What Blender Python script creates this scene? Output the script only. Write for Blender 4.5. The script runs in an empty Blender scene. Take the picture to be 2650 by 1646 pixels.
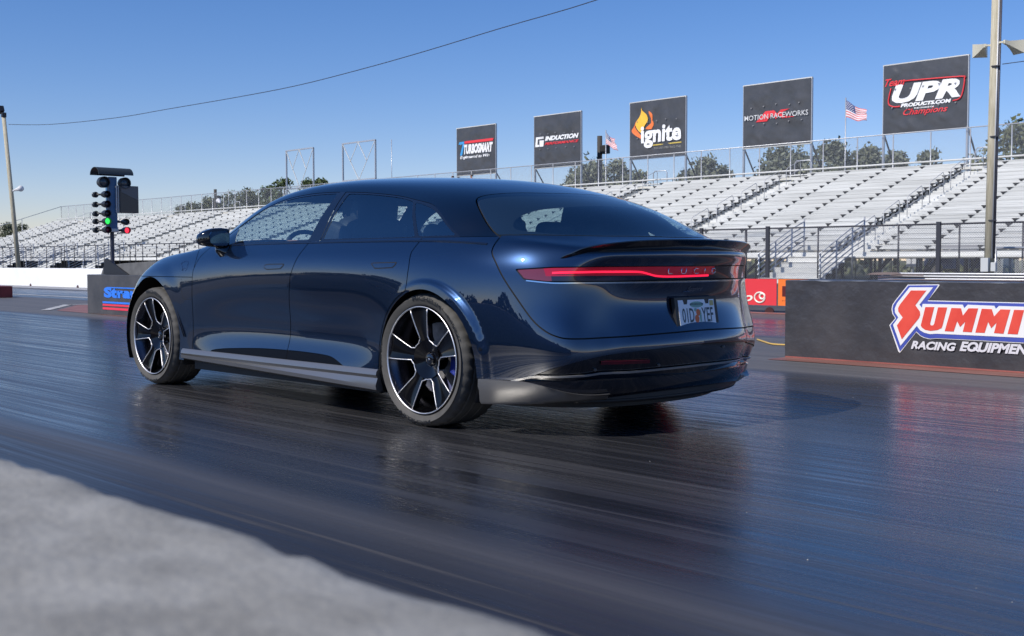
import bpy, bmesh, math, random
import numpy as np
from mathutils import Vector, Matrix
from mathutils.bvhtree import BVHTree
R = math.radians
C = bpy.context.scene.collection
SC = bpy.context.scene

# ---------------- camera ----------------
CAM_LOC = Vector((-4.5597, 4.7627, 0.8705))
CAM_F = Vector((0.71255192, -0.69980456, -0.05043152))
CAM_R = Vector((-0.70077728, -0.71337641, -0.00230275))
CAM_U = Vector((0.03436518, -0.03698209, 0.99872487))
FPX, PW, PH = 2940.73, 2650.0, 1646.0
cd = bpy.data.cameras.new('camera')
cam = bpy.data.objects.new('camera', cd); C.objects.link(cam)
cam.matrix_world = Matrix(((CAM_R.x, CAM_U.x, -CAM_F.x, CAM_LOC.x), (CAM_R.y, CAM_U.y, -CAM_F.y, CAM_LOC.y),
                           (CAM_R.z, CAM_U.z, -CAM_F.z, CAM_LOC.z), (0, 0, 0, 1)))
cd.sensor_width = 36.0; cd.sensor_fit = 'HORIZONTAL'; cd.lens = 36.0 * FPX / PW
cd.clip_start = 0.05; cd.clip_end = 3000
cd.dof.use_dof = True; cd.dof.focus_distance = 7.0; cd.dof.aperture_fstop = 12.0
SC.camera = cam

# ---------------- world and sun ----------------
SUN_DIR = Vector((0.10, 0.72, 0.69)).normalized()      # towards the sun
SUN_EL = math.asin(SUN_DIR.z); SUN_AZ = math.atan2(SUN_DIR.x, SUN_DIR.y)
W = bpy.data.worlds.new('World'); SC.world = W; W.use_nodes = True
nt = W.node_tree; nt.nodes.clear()
sky = nt.nodes.new('ShaderNodeTexSky'); sky.sky_type = 'NISHITA'; sky.sun_disc = False
sky.sun_elevation = SUN_EL; sky.sun_rotation = SUN_AZ
sky.altitude = 0; sky.air_density = 1.0; sky.dust_density = 0.0; sky.ozone_density = 3.5
bg = nt.nodes.new('ShaderNodeBackground'); bg.inputs[1].default_value = 0.12
wo = nt.nodes.new('ShaderNodeOutputWorld')
hs = nt.nodes.new('ShaderNodeHueSaturation'); hs.inputs['Saturation'].default_value = 1.26
nt.links.new(sky.outputs[0], hs.inputs['Color']); tn = nt.nodes.new('ShaderNodeMixRGB'); tn.blend_type = 'MULTIPLY'; tn.inputs[0].default_value = 1.0; tn.inputs[2].default_value = (.90, .82, 1.0, 1)
nt.links.new(hs.outputs[0], tn.inputs[1]); nt.links.new(tn.outputs[0], bg.inputs[0]); nt.links.new(bg.outputs[0], wo.inputs[0])
sl = bpy.data.lights.new('sun', 'SUN'); sl.energy = 4.4; sl.angle = R(0.53); sl.color = (1.0, 0.95, 0.88)
so = bpy.data.objects.new('sun', sl); C.objects.link(so)
so.rotation_euler = SUN_DIR.to_track_quat('Z', 'Y').to_euler()
so.location = (0, 20, 20)
SC.view_settings.view_transform = 'Standard'; SC.view_settings.look = 'None'
SC.view_settings.exposure = 0.0; SC.view_settings.gamma = 1.0
SC.cycles.max_bounces = 10; SC.cycles.transparent_max_bounces = 24
SC.cycles.glossy_bounces = 5; SC.cycles.transmission_bounces = 6
SC.cycles.caustics_reflective = True; SC.cycles.sample_clamp_indirect = 6.0

# ---------------- helpers ----------------
def ray(px, py):
    return CAM_LOC, CAM_F + CAM_R * ((px - PW/2)/FPX) - CAM_U * ((py - PH/2)/FPX)
def at(px, py, ax, val):
    o, d = ray(px, py); t = (val - o[ax]) / d[ax]; return o + d * t
def tag(o, label=None, cat=None, group=None, kind=None):
    if label: o['label'] = label
    if cat: o['category'] = cat
    if group: o['group'] = group
    if kind: o['kind'] = kind
    return o
def empty(name, loc=(0, 0, 0), rz=0.0):
    o = bpy.data.objects.new(name, None); C.objects.link(o); o.location = loc; o.rotation_euler = (0, 0, rz)
    o.empty_display_size = 0.2
    return o
def mesh_obj(name, V, F, mat, parent=None, smooth=False, N=None):
    me = bpy.data.meshes.new(name)
    me.from_pydata([tuple(v) for v in V], [], [tuple(f) for f in F]); me.update()
    if mat is not None:
        for m_ in (mat if isinstance(mat, (list, tuple)) else [mat]): me.materials.append(m_)
    if smooth:
        me.polygons.foreach_set('use_smooth', [True]*len(me.polygons))
    if N is not None:
        me.normals_split_custom_set_from_vertices([tuple(n) for n in N])
    o = bpy.data.objects.new(name, me); C.objects.link(o)
    if parent is not None: o.parent = parent
    return o
class MB:
    """collects simple solids, then links them as one mesh"""
    def __init__(self): self.V = []; self.F = []; self.M = []; self.cur = 0
    def add(self, V, F):
        b = len(self.V); self.V += [tuple(v) for v in V]
        self.F += [tuple(b+i for i in f) for f in F]; self.M += [self.cur]*len(F)
    def box(self, c, s, rot=None):
        V = []
        for x in (-.5, .5):
            for y in (-.5, .5):
                for z in (-.5, .5):
                    v = Vector((x*s[0], y*s[1], z*s[2]))
                    if rot is not None: v = rot @ v
                    V.append(v + Vector(c))
        self.add(V, [(0,1,3,2),(4,6,7,5),(0,4,5,1),(2,3,7,6),(0,2,6,4),(1,5,7,3)])
    def bar(self, a, b, w, h=None, up=(0, 0, 1)):
        a = Vector(a); b = Vector(b); d = b-a; L = d.length
        if L < 1e-6: return
        d.normalize(); u = Vector(up)
        if abs(d.dot(u)) > .99: u = Vector((1, 0, 0))
        s = d.cross(u).normalized(); u = s.cross(d)
        h = w if h is None else h
        V = []
        for p in (a, b):
            for i, j in ((-1,-1),(1,-1),(1,1),(-1,1)): V.append(p + s*(i*w/2) + u*(j*h/2))
        self.add(V, [(0,3,2,1),(4,5,6,7),(0,1,5,4),(1,2,6,5),(2,3,7,6),(3,0,4,7)])
    def tube(self, pts, r, n=8, caps=True):
        pts = [Vector(p) for p in pts]; rs = r if isinstance(r, (list, tuple)) else [r]*len(pts)
        ref = None; V = []; F = []
        for i, p in enumerate(pts):
            d = (pts[min(i+1, len(pts)-1)] - pts[max(i-1, 0)]).normalized()
            if ref is None: ref = Vector((0, 0, 1)) if abs(d.z) < .9 else Vector((1, 0, 0))
            s = d.cross(ref).normalized(); u = s.cross(d).normalized(); ref = u
            for k in range(n):
                a = 2*math.pi*k/n; V.append(p + (s*math.cos(a) + u*math.sin(a))*rs[i])
        for i in range(len(pts)-1):
            for k in range(n): F.append((i*n+k, i*n+(k+1) % n, (i+1)*n+(k+1) % n, (i+1)*n+k))
        if caps: F += [tuple(range(n))[::-1], tuple((len(pts)-1)*n+k for k in range(n))]
        self.add(V, F)
    def lathe(self, prof, n=48, mat=None, close=False):
        """prof: (axial, radius) pairs, axis = local Y, mapped through mat"""
        V = []; F = []; m = len(prof)
        for k in range(n):
            a = 2*math.pi*k/n
            for (ax, r) in prof:
                v = Vector((r*math.cos(a), ax, r*math.sin(a))); V.append(mat @ v if mat is not None else v)
        for k in range(n):
            for j in range(m-1 if not close else m):
                j2 = (j+1) % m
                F.append((k*m+j, k*m+j2, ((k+1) % n)*m+j2, ((k+1) % n)*m+j))
        self.add(V, F)
    def prism(self, pts, fn, d):
        """pts: 2D outline; fn(u,v,w)->3D; d: (w0,w1)"""
        n = len(pts); V = [fn(u, v, d[0]) for u, v in pts] + [fn(u, v, d[1]) for u, v in pts]
        F = [tuple(range(n))[::-1], tuple(range(n, 2*n))] + [(i, (i+1) % n, n+(i+1) % n, n+i) for i in range(n)]
        self.add(V, F)
    def build(self, name, mat, parent=None, smooth=False, angle=None, bevel=None):
        o = mesh_obj(name, self.V, self.F, mat, parent)
        me = o.data
        if any(self.M): me.polygons.foreach_set('material_index', self.M)
        bm = bmesh.new(); bm.from_mesh(me); bmesh.ops.recalc_face_normals(bm, faces=bm.faces)
        if bevel:
            bmesh.ops.bevel(bm, geom=[e for e in bm.edges if len(e.link_faces) == 2 and e.calc_face_angle(0) > .6], offset=bevel, segments=2, affect='EDGES', profile=.7)
        bm.to_mesh(me); bm.free()
        if smooth or angle:
            me.polygons.foreach_set('use_smooth', [True]*len(me.polygons))
            if angle: me.set_sharp_from_angle(angle=R(angle))
        return o

def spline(pts, n=6):
    """catmull-rom through 2D/3D points"""
    P = [np.array(p, float) for p in pts]; out = []
    for i in range(len(P)-1):
        p0 = P[max(i-1, 0)]; p1 = P[i]; p2 = P[i+1]; p3 = P[min(i+2, len(P)-1)]
        for k in range(n):
            t = k/n; out.append(.5*((2*p1)+(-p0+p2)*t+(2*p0-5*p1+4*p2-p3)*t*t+(-p0+3*p1-3*p2+p3)*t**3))
    out.append(P[-1]); return [tuple(p) for p in out]

# ---------------- materials ----------------
def mat(name, col, rough=.5, metal=0.0, coat=0.0, coat_rough=.03, spec=.5, emit=None, estr=0.0, alpha=None):
    m = bpy.data.materials.new(name); m.use_nodes = True
    b = m.node_tree.nodes['Principled BSDF']
    b.inputs['Base Color'].default_value = (*col, 1); b.inputs['Roughness'].default_value = rough
    b.inputs['Metallic'].default_value = metal; b.inputs['Coat Weight'].default_value = coat
    b.inputs['Coat Roughness'].default_value = coat_rough; b.inputs['Specular IOR Level'].default_value = spec
    if emit: b.inputs['Emission Color'].default_value = (*emit, 1); b.inputs['Emission Strength'].default_value = estr
    return m
def N_(m, t, **kw):
    n = m.node_tree.nodes.new(t)
    for k, v in kw.items():
        if hasattr(n, k): setattr(n, k, v)
        else: n.inputs[k.replace('_', ' ')].default_value = v
    return n
def L_(m, a, b): m.node_tree.links.new(a, b)
def noisy(name, col, col2, scale=8, rough=.7, bump=.1, metal=0.0, detail=6, stretch=(1, 1, 1), bscale=None, bdist=.01, contrast=(.35, .65), spec=.5):
    m = mat(name, col, rough, metal, spec=spec); b = m.node_tree.nodes['Principled BSDF']
    tc = N_(m, 'ShaderNodeTexCoord'); mp = N_(m, 'ShaderNodeMapping'); mp.inputs['Scale'].default_value = stretch
    L_(m, tc.outputs['Object'], mp.inputs[0])
    n = N_(m, 'ShaderNodeTexNoise', Scale=scale, Detail=detail, Roughness=.6); L_(m, mp.outputs[0], n.inputs['Vector'])
    r = N_(m, 'ShaderNodeValToRGB'); r.color_ramp.elements[0].position = contrast[0]; r.color_ramp.elements[1].position = contrast[1]
    r.color_ramp.elements[0].color = (*col, 1); r.color_ramp.elements[1].color = (*col2, 1)
    L_(m, n.outputs['Fac'], r.inputs[0]); L_(m, r.outputs[0], b.inputs['Base Color'])
    if bump:
        n2 = N_(m, 'ShaderNodeTexNoise', Scale=bscale or scale*4, Detail=4); L_(m, mp.outputs[0], n2.inputs['Vector'])
        bp = N_(m, 'ShaderNodeBump', Strength=bump, Distance=bdist); L_(m, n2.outputs['Fac'], bp.inputs['Height'])
        L_(m, bp.outputs[0], b.inputs['Normal'])
    return m
# ---- shared materials ----
M = {}
def flake_paint():
    m = mat('midnight_blue_metallic_paint', (.0075, .0215, .058), .33, .85, 1.0, .012)
    b = m.node_tree.nodes['Principled BSDF']
    b.inputs['Coat IOR'].default_value = 1.95
    tc = N_(m, 'ShaderNodeTexCoord'); n = N_(m, 'ShaderNodeTexNoise', Scale=900.0, Detail=1.0)
    L_(m, tc.outputs['Object'], n.inputs['Vector'])
    r = N_(m, 'ShaderNodeMapRange'); r.inputs[3].default_value = .26; r.inputs[4].default_value = .38
    L_(m, n.outputs['Fac'], r.inputs[0]); L_(m, r.outputs[0], b.inputs['Roughness'])
    # faint orange peel in the clear coat
    n2 = N_(m, 'ShaderNodeTexNoise', Scale=60.0, Detail=1.0); L_(m, tc.outputs['Object'], n2.inputs['Vector'])
    bp = N_(m, 'ShaderNodeBump', Strength=.02, Distance=.002); L_(m, n2.outputs['Fac'], bp.inputs['Height'])
    L_(m, bp.outputs[0], b.inputs['Coat Normal'])
    return m
M['paint'] = flake_paint()
M['roof_shade'] = mat('sky_darkened_paint', (.0025,.007,.018), .3, .7, 1.0, .012)  # body colour darkened to imitate the dark upper sky mirrored in roof and pillars
M['insert_black'] = mat('dark_insert_plastic', (.003,.004,.007), .5, 0, 0, spec=.08)
M['shell'] = mat('dark_inner_shell', (.004,.004,.005), .8)
M['gloss_black'] = mat('gloss_black_trim', (.006,.006,.008), .12, 0, 1.0, .02)
M['satin_black'] = mat('satin_black_plastic', (.012,.012,.013), .5)
M['silver'] = mat('satin_silver_trim', (.27,.265,.26), .32, .75)
M['chrome'] = mat('chrome', (.75,.76,.78), .12, 1.0)
M['polish'] = mat('machined_aluminium', (.82,.80,.79), .42, 1.0)
M['rimblack'] = mat('gloss_black_alloy', (.004,.004,.005), .10, 0, 0, .1, spec=.35)
M['barrel'] = mat('dark_alloy_barrel', (.10,.10,.12), .25, 1.0)
M['disc'] = noisy('brake_disc_steel', (.22,.22,.24), (.32,.32,.34), 30, .4, .05, metal=.9)
M['caliper'] = mat('blue_caliper_paint', (.03,.05,.30), .3, .2, .6)
M['cabin'] = noisy('dark_cabin_leather', (.025,.028,.034), (.040,.043,.052), 60, .55, .15)
M['rubber_letter'] = mat('raised_tyre_lettering', (.008,.008,.009), .45)
def tyre_mat():
    m = noisy('tyre_rubber', (.060,.057,.052), (.090,.086,.079), 9, .72, .25, detail=8, bscale=140, bdist=.002)
    return m
M['tyre'] = tyre_mat()
def glass(name, tint, rough=0.0, ior=1.5):
    m = bpy.data.materials.new(name); m.use_nodes = True; t = m.node_tree; t.nodes.clear()
    o = N_(m, 'ShaderNodeOutputMaterial'); mx = N_(m, 'ShaderNodeMixShader')
    tr = N_(m, 'ShaderNodeBsdfTransparent'); tr.inputs[0].default_value = (*tint, 1)
    gl = N_(m, 'ShaderNodeBsdfGlossy'); gl.inputs['Roughness'].default_value = rough; gl.inputs[0].default_value = (1, 1, 1, 1)
    fr = N_(m, 'ShaderNodeFresnel'); ge = N_(m, 'ShaderNodeNewGeometry'); mr = N_(m, 'ShaderNodeMapRange')
    mr.inputs[3].default_value = ior; mr.inputs[4].default_value = 1/ior; L_(m, ge.outputs['Backfacing'], mr.inputs[0]); L_(m, mr.outputs[0], fr.inputs[0])
    L_(m, fr.outputs[0], mx.inputs[0]); L_(m, tr.outputs[0], mx.inputs[1]); L_(m, gl.outputs[0], mx.inputs[2]); L_(m, mx.outputs[0], o.inputs[0])
    return m
M['glass'] = glass('tinted_side_glass', (.74,.86,.86), 0, 2.8)
M['backglass'] = glass('tinted_rear_glass', (.60,.76,.78), 0, 2.7)
M['red_lens'] = mat('red_lamp_lens', (.30,.008,.02), .12, 0, 1.0, .01, emit=(.9,.01,.04), estr=.10)
M['clear_sky_lens'] = mat('clear_and_sky_reflection_lens', (.02,.02,.035), .15, .2, 1.0, .01)
M['tip_lens'] = mat('smoky_pink_lens', (.16,.03,.045), .12, 0, 1.0, .01)
M['led'] = mat('lit_red_led_strip', (.8,.02,.06), .4, emit=(1.0,.015,.06), estr=1.25)
def text_mesh(body, size=1.0, shear=0.0, bold=0.0, space=1.0, align='LEFT', res=3):
    """lettering as 2D polygons (verts xy, faces)"""
    cu = bpy.data.curves.new('txt', 'FONT'); cu.body = body; cu.size = size; cu.shear = shear; cu.offset = bold
    cu.space_character = space; cu.align_x = align; cu.resolution_u = res; cu.fill_mode = 'FRONT'
    o = bpy.data.objects.new('txt', cu); C.objects.link(o)
    dg = bpy.context.evaluated_depsgraph_get(); dg.update()
    e = o.evaluated_get(dg); me = e.to_mesh()
    V = [tuple(v.co)[:2] for v in me.vertices]; F = [tuple(p.vertices) for p in me.polygons]
    e.to_mesh_clear(); bpy.data.objects.remove(o); bpy.data.curves.remove(cu)
    return V, F
def fit_text(body, box, fn, depth=.001, **kw):
    """lettering stretched into box=(u0,v0,u1,v1), mapped by fn(u,v,w), a thin raised solid"""
    V, F = text_mesh(body, **kw)
    if not V: return [], []
    xs = [v[0] for v in V]; ys = [v[1] for v in V]
    x0, x1, y0, y1 = min(xs), max(xs), min(ys), max(ys)
    P = [(box[0] + (x-x0)/(x1-x0)*(box[2]-box[0]), box[1] + (y-y0)/max(y1-y0, 1e-6)*(box[3]-box[1])) for x, y in V]
    return [fn(u, v, depth) for u, v in P], F
# ================= THE SETTING =================
def track_mat():
    m = mat('rubbered_track_asphalt', (.02,.02,.022), .35, 0, 0, spec=.5); b = m.node_tree.nodes['Principled BSDF']
    tc = N_(m, 'ShaderNodeTexCoord'); sx = N_(m, 'ShaderNodeSeparateXYZ'); L_(m, tc.outputs['Object'], sx.inputs[0])
    def streak(sc, det, stretch, rough=.6):
        mp = N_(m, 'ShaderNodeMapping'); mp.inputs['Scale'].default_value = stretch; L_(m, tc.outputs['Object'], mp.inputs[0])
        n = N_(m, 'ShaderNodeTexNoise', Scale=sc, Detail=det, Roughness=rough); L_(m, mp.outputs[0], n.inputs['Vector']); return n.outputs['Fac']
    def ramp(src, *st):
        r = N_(m, 'ShaderNodeValToRGB'); e = r.color_ramp.elements
        while len(e) < len(st): e.new(.5)
        for k, (p_, c_) in enumerate(st):
            e[k].position = p_; e[k].color = (c_, c_, c_, 1) if not isinstance(c_, tuple) else (*c_, 1)
        L_(m, src, r.inputs[0]); return r.outputs[0]
    def mix(f, a, b_, t='MIX'):
        x = N_(m, 'ShaderNodeMixRGB'); x.blend_type = t
        for s, v in ((x.inputs[0], f), (x.inputs[1], a), (x.inputs[2], b_)):
            if isinstance(v, (int, float)): s.default_value = v if s == x.inputs[0] else (v, v, v, 1)
            elif isinstance(v, tuple): s.default_value = (*v, 1)
            else: L_(m, v, s)
        return x.outputs[0]
    def rng(src, a, b_, c, d):
        r = N_(m, 'ShaderNodeMapRange'); r.inputs[1].default_value = a; r.inputs[2].default_value = b_; r.inputs[3].default_value = c; r.inputs[4].default_value = d
        r.interpolation_type = 'SMOOTHSTEP'; L_(m, src, r.inputs[0]); return r.outputs[0]
    s1 = streak(1.0, 8, (.10, 5.0, 1)); s2 = streak(1.0, 6, (.35, 26.0, 1)); s3 = streak(3.0, 5, (1, 1, 1)); s4 = streak(1.0, 3, (.04, 1.3, 1))
    grit = streak(260, 2, (1, 1, 1)); wv = N_(m, 'ShaderNodeTexNoise', Scale=.35, Detail=2.0); L_(m, tc.outputs['Object'], wv.inputs['Vector'])
    # how much rubber lies on the lane: full in the two lanes, little near the walls and the median
    ydis = N_(m, 'ShaderNodeMath', operation='MULTIPLY_ADD'); L_(m, wv.outputs['Fac'], ydis.inputs[0]); ydis.inputs[1].default_value = .25; L_(m, sx.outputs['Y'], ydis.inputs[2])
    y = ydis.outputs[0]
    near = mix(1.0, rng(y, 2.35, 2.75, 1, 0), rng(y, -2.95, -2.5, 0, 1), 'MULTIPLY')
    far = mix(1.0, rng(y, -6.4, -6.0, 1, 0), rng(y, -9.9, -9.3, 0, 1), 'MULTIPLY')
    rub = mix(1.0, near, far, 'ADD')
    base_r = mix(ramp(s1, (.35, 0.0), (.7, 1.0)), (.015,.016,.020), (.042,.042,.046))
    base_r = mix(ramp(s2, (.56, 0.0), (.72, .6)), base_r, (.090,.086,.083))
    dust = mix(1.0, ramp(s4, (.50, 0.0), (.66, 1.0)), ramp(s2, (.40, .15), (.60, .9)), 'MULTIPLY'); base_r = mix(dust, base_r, (.075,.070,.066))
    base_c = mix(ramp(s1, (.3, 0.0), (.7, 1.0)), (.075,.070,.066), (.15,.14,.132))
    base_c = mix(ramp(s2, (.45, 0.0), (.6, .35)), base_c, (.035,.034,.035))
    # the shoulder by the near wall is rubbered too, but greyer
    nearsh = rng(y, 2.3, 2.9, 0, 1)
    base_s = mix(ramp(s1, (.3, 0.0), (.7, 1.0)), (.020,.020,.022), (.042,.039,.038))
    base_s = mix(ramp(s2, (.57, 0.0), (.68, .7)), base_s, (.080,.072,.064))
    c1 = mix(nearsh, base_c, base_s); col = mix(rub, c1, base_r)
    col = mix(ramp(grit, (.66, 0.0), (.74, .25)), col, (.12,.12,.12))
    L_(m, col, b.inputs['Base Color'])
    ra = ramp(s2, (.32, .09), (.68, .34)); rb_ = ramp(s1, (.3, .0), (.7, .12)); rr = mix(1.0, ra, rb_, 'ADD')
    rr = mix(rub, mix(nearsh, .62, mix(1.0, rr, .10, 'ADD')), rr); L_(m, rr, b.inputs['Roughness'])
    hs = mix(.5, s2, s1); hs = mix(.05, hs, grit); bp = N_(m, 'ShaderNodeBump', Strength=.24, Distance=.006); L_(m, hs, bp.inputs['Height']); L_(m, bp.outputs[0], b.inputs['Normal'])
    sl_ = rng(sx.outputs['Y'], 2.3, 2.9, .95, .5); L_(m, sl_, b.inputs['Specular IOR Level'])
    return m
M['track'] = track_mat()
M['grass'] = noisy('dry_grass', (.05,.06,.025), (.10,.09,.045), 3, .9, .3, detail=8)
M['concrete'] = noisy('weathered_concrete', (.36,.355,.34), (.50,.49,.47), 5, .8, .35, detail=8, bscale=55, bdist=.004)
M['redpaint'] = noisy('worn_red_ground_paint', (.20,.075,.055), (.30,.15,.12), 2.2, .55, .15, detail=8, stretch=(.3, 3, 1), bscale=30)
M['whiteline'] = noisy('worn_white_line', (.30,.29,.27), (.62,.61,.58), 3, .6, .1, detail=8, stretch=(.5, 4, 1))
M['wallwhite'] = noisy('white_painted_concrete', (.80,.80,.79), (.90,.90,.89), 1.2, .6, .1, detail=6)
M['alu'] = noisy('weathered_aluminium_white', (.50,.50,.475), (.70,.70,.67), .9, .45, .05, detail=8, stretch=(.25, 1, 9), metal=0)
M['galv'] = mat('galvanised_tube', (.50,.51,.53), .42, .55)
M['steel_dark'] = mat('dark_fence_steel', (.055,.055,.065), .45, .3)
M['bracket'] = mat('dark_steel_bracket', (.03,.03,.032), .6)
def sheet(name, poly, z, m, kind=None, parent=None):
    o = mesh_obj(name, [(x, y, z) for x, y in poly], [tuple(range(len(poly)))], m, parent)
    if o.data.polygons[0].normal.z < 0: o.data.flip_normals()
    if kind: o['kind'] = kind
    return o
sheet('ground', [(-400,-900),(1800,-900),(1800,400),(-400,400)], -.012, M['grass'], 'structure')
sheet('paved_apron', [(-160,-34.5),(380,-34.5),(380,105),(-160,105)], -.006, noisy('apron_asphalt', (.05,.05,.052), (.085,.082,.08), .8, .8, .2, detail=8), 'structure')
NEARY = 4.471
sheet('track', [(-60,-11.6),(420,-11.6),(420,5.2),(-60,5.2)], 0, M['track'], 'structure')
# median paint
sheet('median_paint', [(-14,-3.62),(.95,-3.78),(.95,-5.35),(-14,-5.35)], .004, M['redpaint'], 'structure')
mp_ = sheet('median_paint', [(15.55,-3.62),(17.75,-4.95),(17.6,-5.45),(9.6,-5.45),(9.4,-3.05),(12.46,-3.42)], .004, M['redpaint'], 'structure')
b = MB()
for a_, c_ in (((15.75,-3.5),(18.05,-4.9)), ((18.0,-4.85),(17.8,-5.5)), ((17.85,-5.5),(9.6,-5.5))):
    d = (Vector(c_)-Vector(a_)).normalized(); n = Vector((-d.y, d.x))*.08
    b.add([(a_[0]-n.x,a_[1]-n.y,.008),(a_[0]+n.x,a_[1]+n.y,.008),(c_[0]+n.x,c_[1]+n.y,.008),(c_[0]-n.x,c_[1]-n.y,.008)], [(0,1,2,3)])
o = b.build('road_marking', M['whiteline']); o['kind'] = 'structure'
o = sheet('road_marking', [(19,-7.0),(120,-7.0),(120,-7.22),(19,-7.22)], .004, M['whiteline'], 'structure')
o = sheet('road_marking', [(19,-11.2),(120,-11.2),(120,-10.2),(19,-10.2)], .004, noisy('pale_concrete_strip', (.30,.30,.31), (.42,.42,.42), 1, .6, .1, stretch=(.2,3,1)), 'structure')
o = sheet('road_marking', [(-30,-11.45),(9,-11.45),(9,-11.05),(-30,-11.05)], .004, M['redpaint'], 'structure')
# track litter: pebbles and rubber crumbs scattered over the near lane
rnd = random.Random(5); V = []; F = []
for q in range(260):
    x, y = rnd.uniform(-3.6, 9), rnd.uniform(-3.2, 3.3); r = rnd.uniform(.0010, .0026)*(1.6 if rnd.random() < .08 else 1); k = len(V)
    V += [(x-r, y, .0), (x, y-r, .0), (x+r*1.2, y, .0), (x, y+r, .0), (x+r*.2, y, r*1.1)]; F += [(k, k+1, k+4), (k+1, k+2, k+4), (k+2, k+3, k+4), (k+3, k, k+4)]
o = mesh_obj('track_debris', V, F, noisy('pale_grit', (.16,.16,.15), (.45,.44,.42), 3, .7, 0)); o['kind'] = 'stuff'
# woodland on the camera's side of the track, only seen mirrored in the car
V = []; F = []
for q in range(7000):
    x = rnd.uniform(-120, 220); hmax = 5.5 + 3.0*math.sin(x*.11)+2*math.sin(x*.37); z = rnd.uniform(0, hmax); y = rnd.uniform(92, 100); s = rnd.uniform(.7, 1.6); k = len(V)
    u = Vector((rnd.gauss(0,1), rnd.gauss(0,.4), rnd.gauss(0,1))).normalized()*s; v = Vector((-u.z, rnd.uniform(-.3,.3), u.x))*.6; p_ = Vector((x, y, z)); V += [p_-u, p_+v, p_+u, p_-v]; F.append((k, k+1, k+2, k+3))
o = mesh_obj('woodland', V, F, noisy('woodland_foliage', (.03,.045,.018), (.07,.085,.035), 1, .8, 0)); o['kind'] = 'stuff'
# ---------------- near concrete wall, the camera looks over its top ----------------
def near_wall():
    n = 900; V = []; F = []; rnd = random.Random(3)
    xs = [-7.5 + 14.0*i/n for i in range(n+1)]
    from mathutils import noise as nz
    def e(x):
        v = .006*nz.noise(Vector((x*9, 0, 0))) + .004*nz.noise(Vector((x*31, 3, 0)))
        q = nz.noise(Vector((x*5.3, 7, 0))); v += -.012*max(0, q-.35)/.65*1.6
        return v
    ny = 26
    for x in xs:
        ed = e(x)
        for j in range(ny+1):
            t = j/ny; y = NEARY + ed + (.62-ed)*t**1.4
            z = .74 + .0022*nz.noise(Vector((x*22, y*22, 0))) + .0016*nz.noise(Vector((x*60, y*60, 5))) - .006*math.exp(-((y-NEARY-ed)/.006))
            V.append((x, y, z))
        V.append((x, NEARY+ed+.003, .70)); V.append((x, NEARY-.06, .30)); V.append((x, NEARY-.14, 0.0))
    m_ = ny+4
    for i in range(n):
        for j in range(ny): F.append((i*m_+j, (i+1)*m_+j, (i+1)*m_+j+1, i*m_+j+1))
        a = i*m_; c = (i+1)*m_
        F += [(a, a+ny+1, c+ny+1, c), (a+ny+1, a+ny+2, c+ny+2, c+ny+1), (a+ny+2, a+ny+3, c+ny+3, c+ny+2)]
    o = mesh_obj('concrete_wall', V, F, noisy('near_wall_concrete', (.215,.207,.186), (.325,.315,.288), 22, .85, .4, detail=12, bscale=150, bdist=.004, contrast=(.34,.66)), None, True)
    o.data.set_sharp_from_angle(angle=R(50))
    tag(o, 'rough pale grey concrete wall top, out of focus in the near left corner', 'wall')
near_wall()
# ---------------- far white wall with painted adverts ----------------
FY = -11.58
FW = empty('barrier_wall', (5, FY, 0)); tag(FW, 'long low white concrete wall on the far side of the track with red and orange adverts', 'wall')
b = MB(); b.box((154, FY-.12, .322), (292, .24, .644)); wl = b.build('wall_face', M['wallwhite'], FW); wl.matrix_parent_inverse = FW.matrix_world.inverted()
def child(o, p):
    bpy.context.view_layer.update()
    o.parent = p; o.matrix_parent_inverse = p.matrix_world.inverted(); return o
child(wl, FW)
for o_ in (): pass
b = MB(); b.box((8.75, FY+.004, .335), (.30, .008, .44)); b.box((11.1, FY+.004, .335), (4.0, .008, .44)); child(b.build('dark_reflection_panel', mat('reflection_charcoal', (.03,.03,.035), .4)), FW)  # added panel hidden behind the car, darkens the reflection under its tail
b = MB(); b.box((24.0, FY+.004, .335), (4.1, .008, .44)); child(b.build('red_advert_panel', mat('advert_deep_red', (.60,.04,.05), .4)), FW)
b = MB(); b.box((7.15, FY+.004, .335), (2.68, .008, .44)); child(b.build('red_advert_panel', mat('advert_red', (.72,.045,.055), .35)), FW)
b = MB(); b.box((3.7, FY+.004, .335), (4.16, .008, .44)); child(b.build('orange_advert_panel', mat('advert_orange', (.85,.19,.03), .35)), FW)
wfn = lambda u, v, w: Vector((-u, FY+.010+w, v))
b = MB(); V, F = fit_text('DR', (-5.70,.27,-4.9,.44), wfn, .002, bold=.03); b.add(V, F); child(b.build('advert_lettering', mat('advert_dark_red_ink', (.10,.012,.01), .4)), FW)
b = MB(); V, F = fit_text('MODEL RACING', (-5.70,.19,-4.6,.205), wfn, .002); b.add(V, F); child(b.build('advert_small_lettering', mat('advert_ink', (.35,.05,.01), .4)), FW)
b = MB()
cx, cz = -6.13-.0, .245
b.tube([wfn(cx+.10*math.cos(a*math.pi/14), cz+.085*math.sin(a*math.pi/14), .004) for a in range(29)], .014, 6)
b.tube([wfn(cx+.05+.05*math.cos(a*math.pi/8), cz+.02+.045*math.sin(a*math.pi/8), .006) for a in range(17)], .016, 6)
V, F = fit_text('Turbo', (cx-.95,cz-.07,cx-.14,cz+.08), wfn, .003, shear=.3, bold=.02); b.add(V, F)
child(b.build('advert_logo', mat('advert_cream', (.85,.80,.68), .4)), FW)
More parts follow.
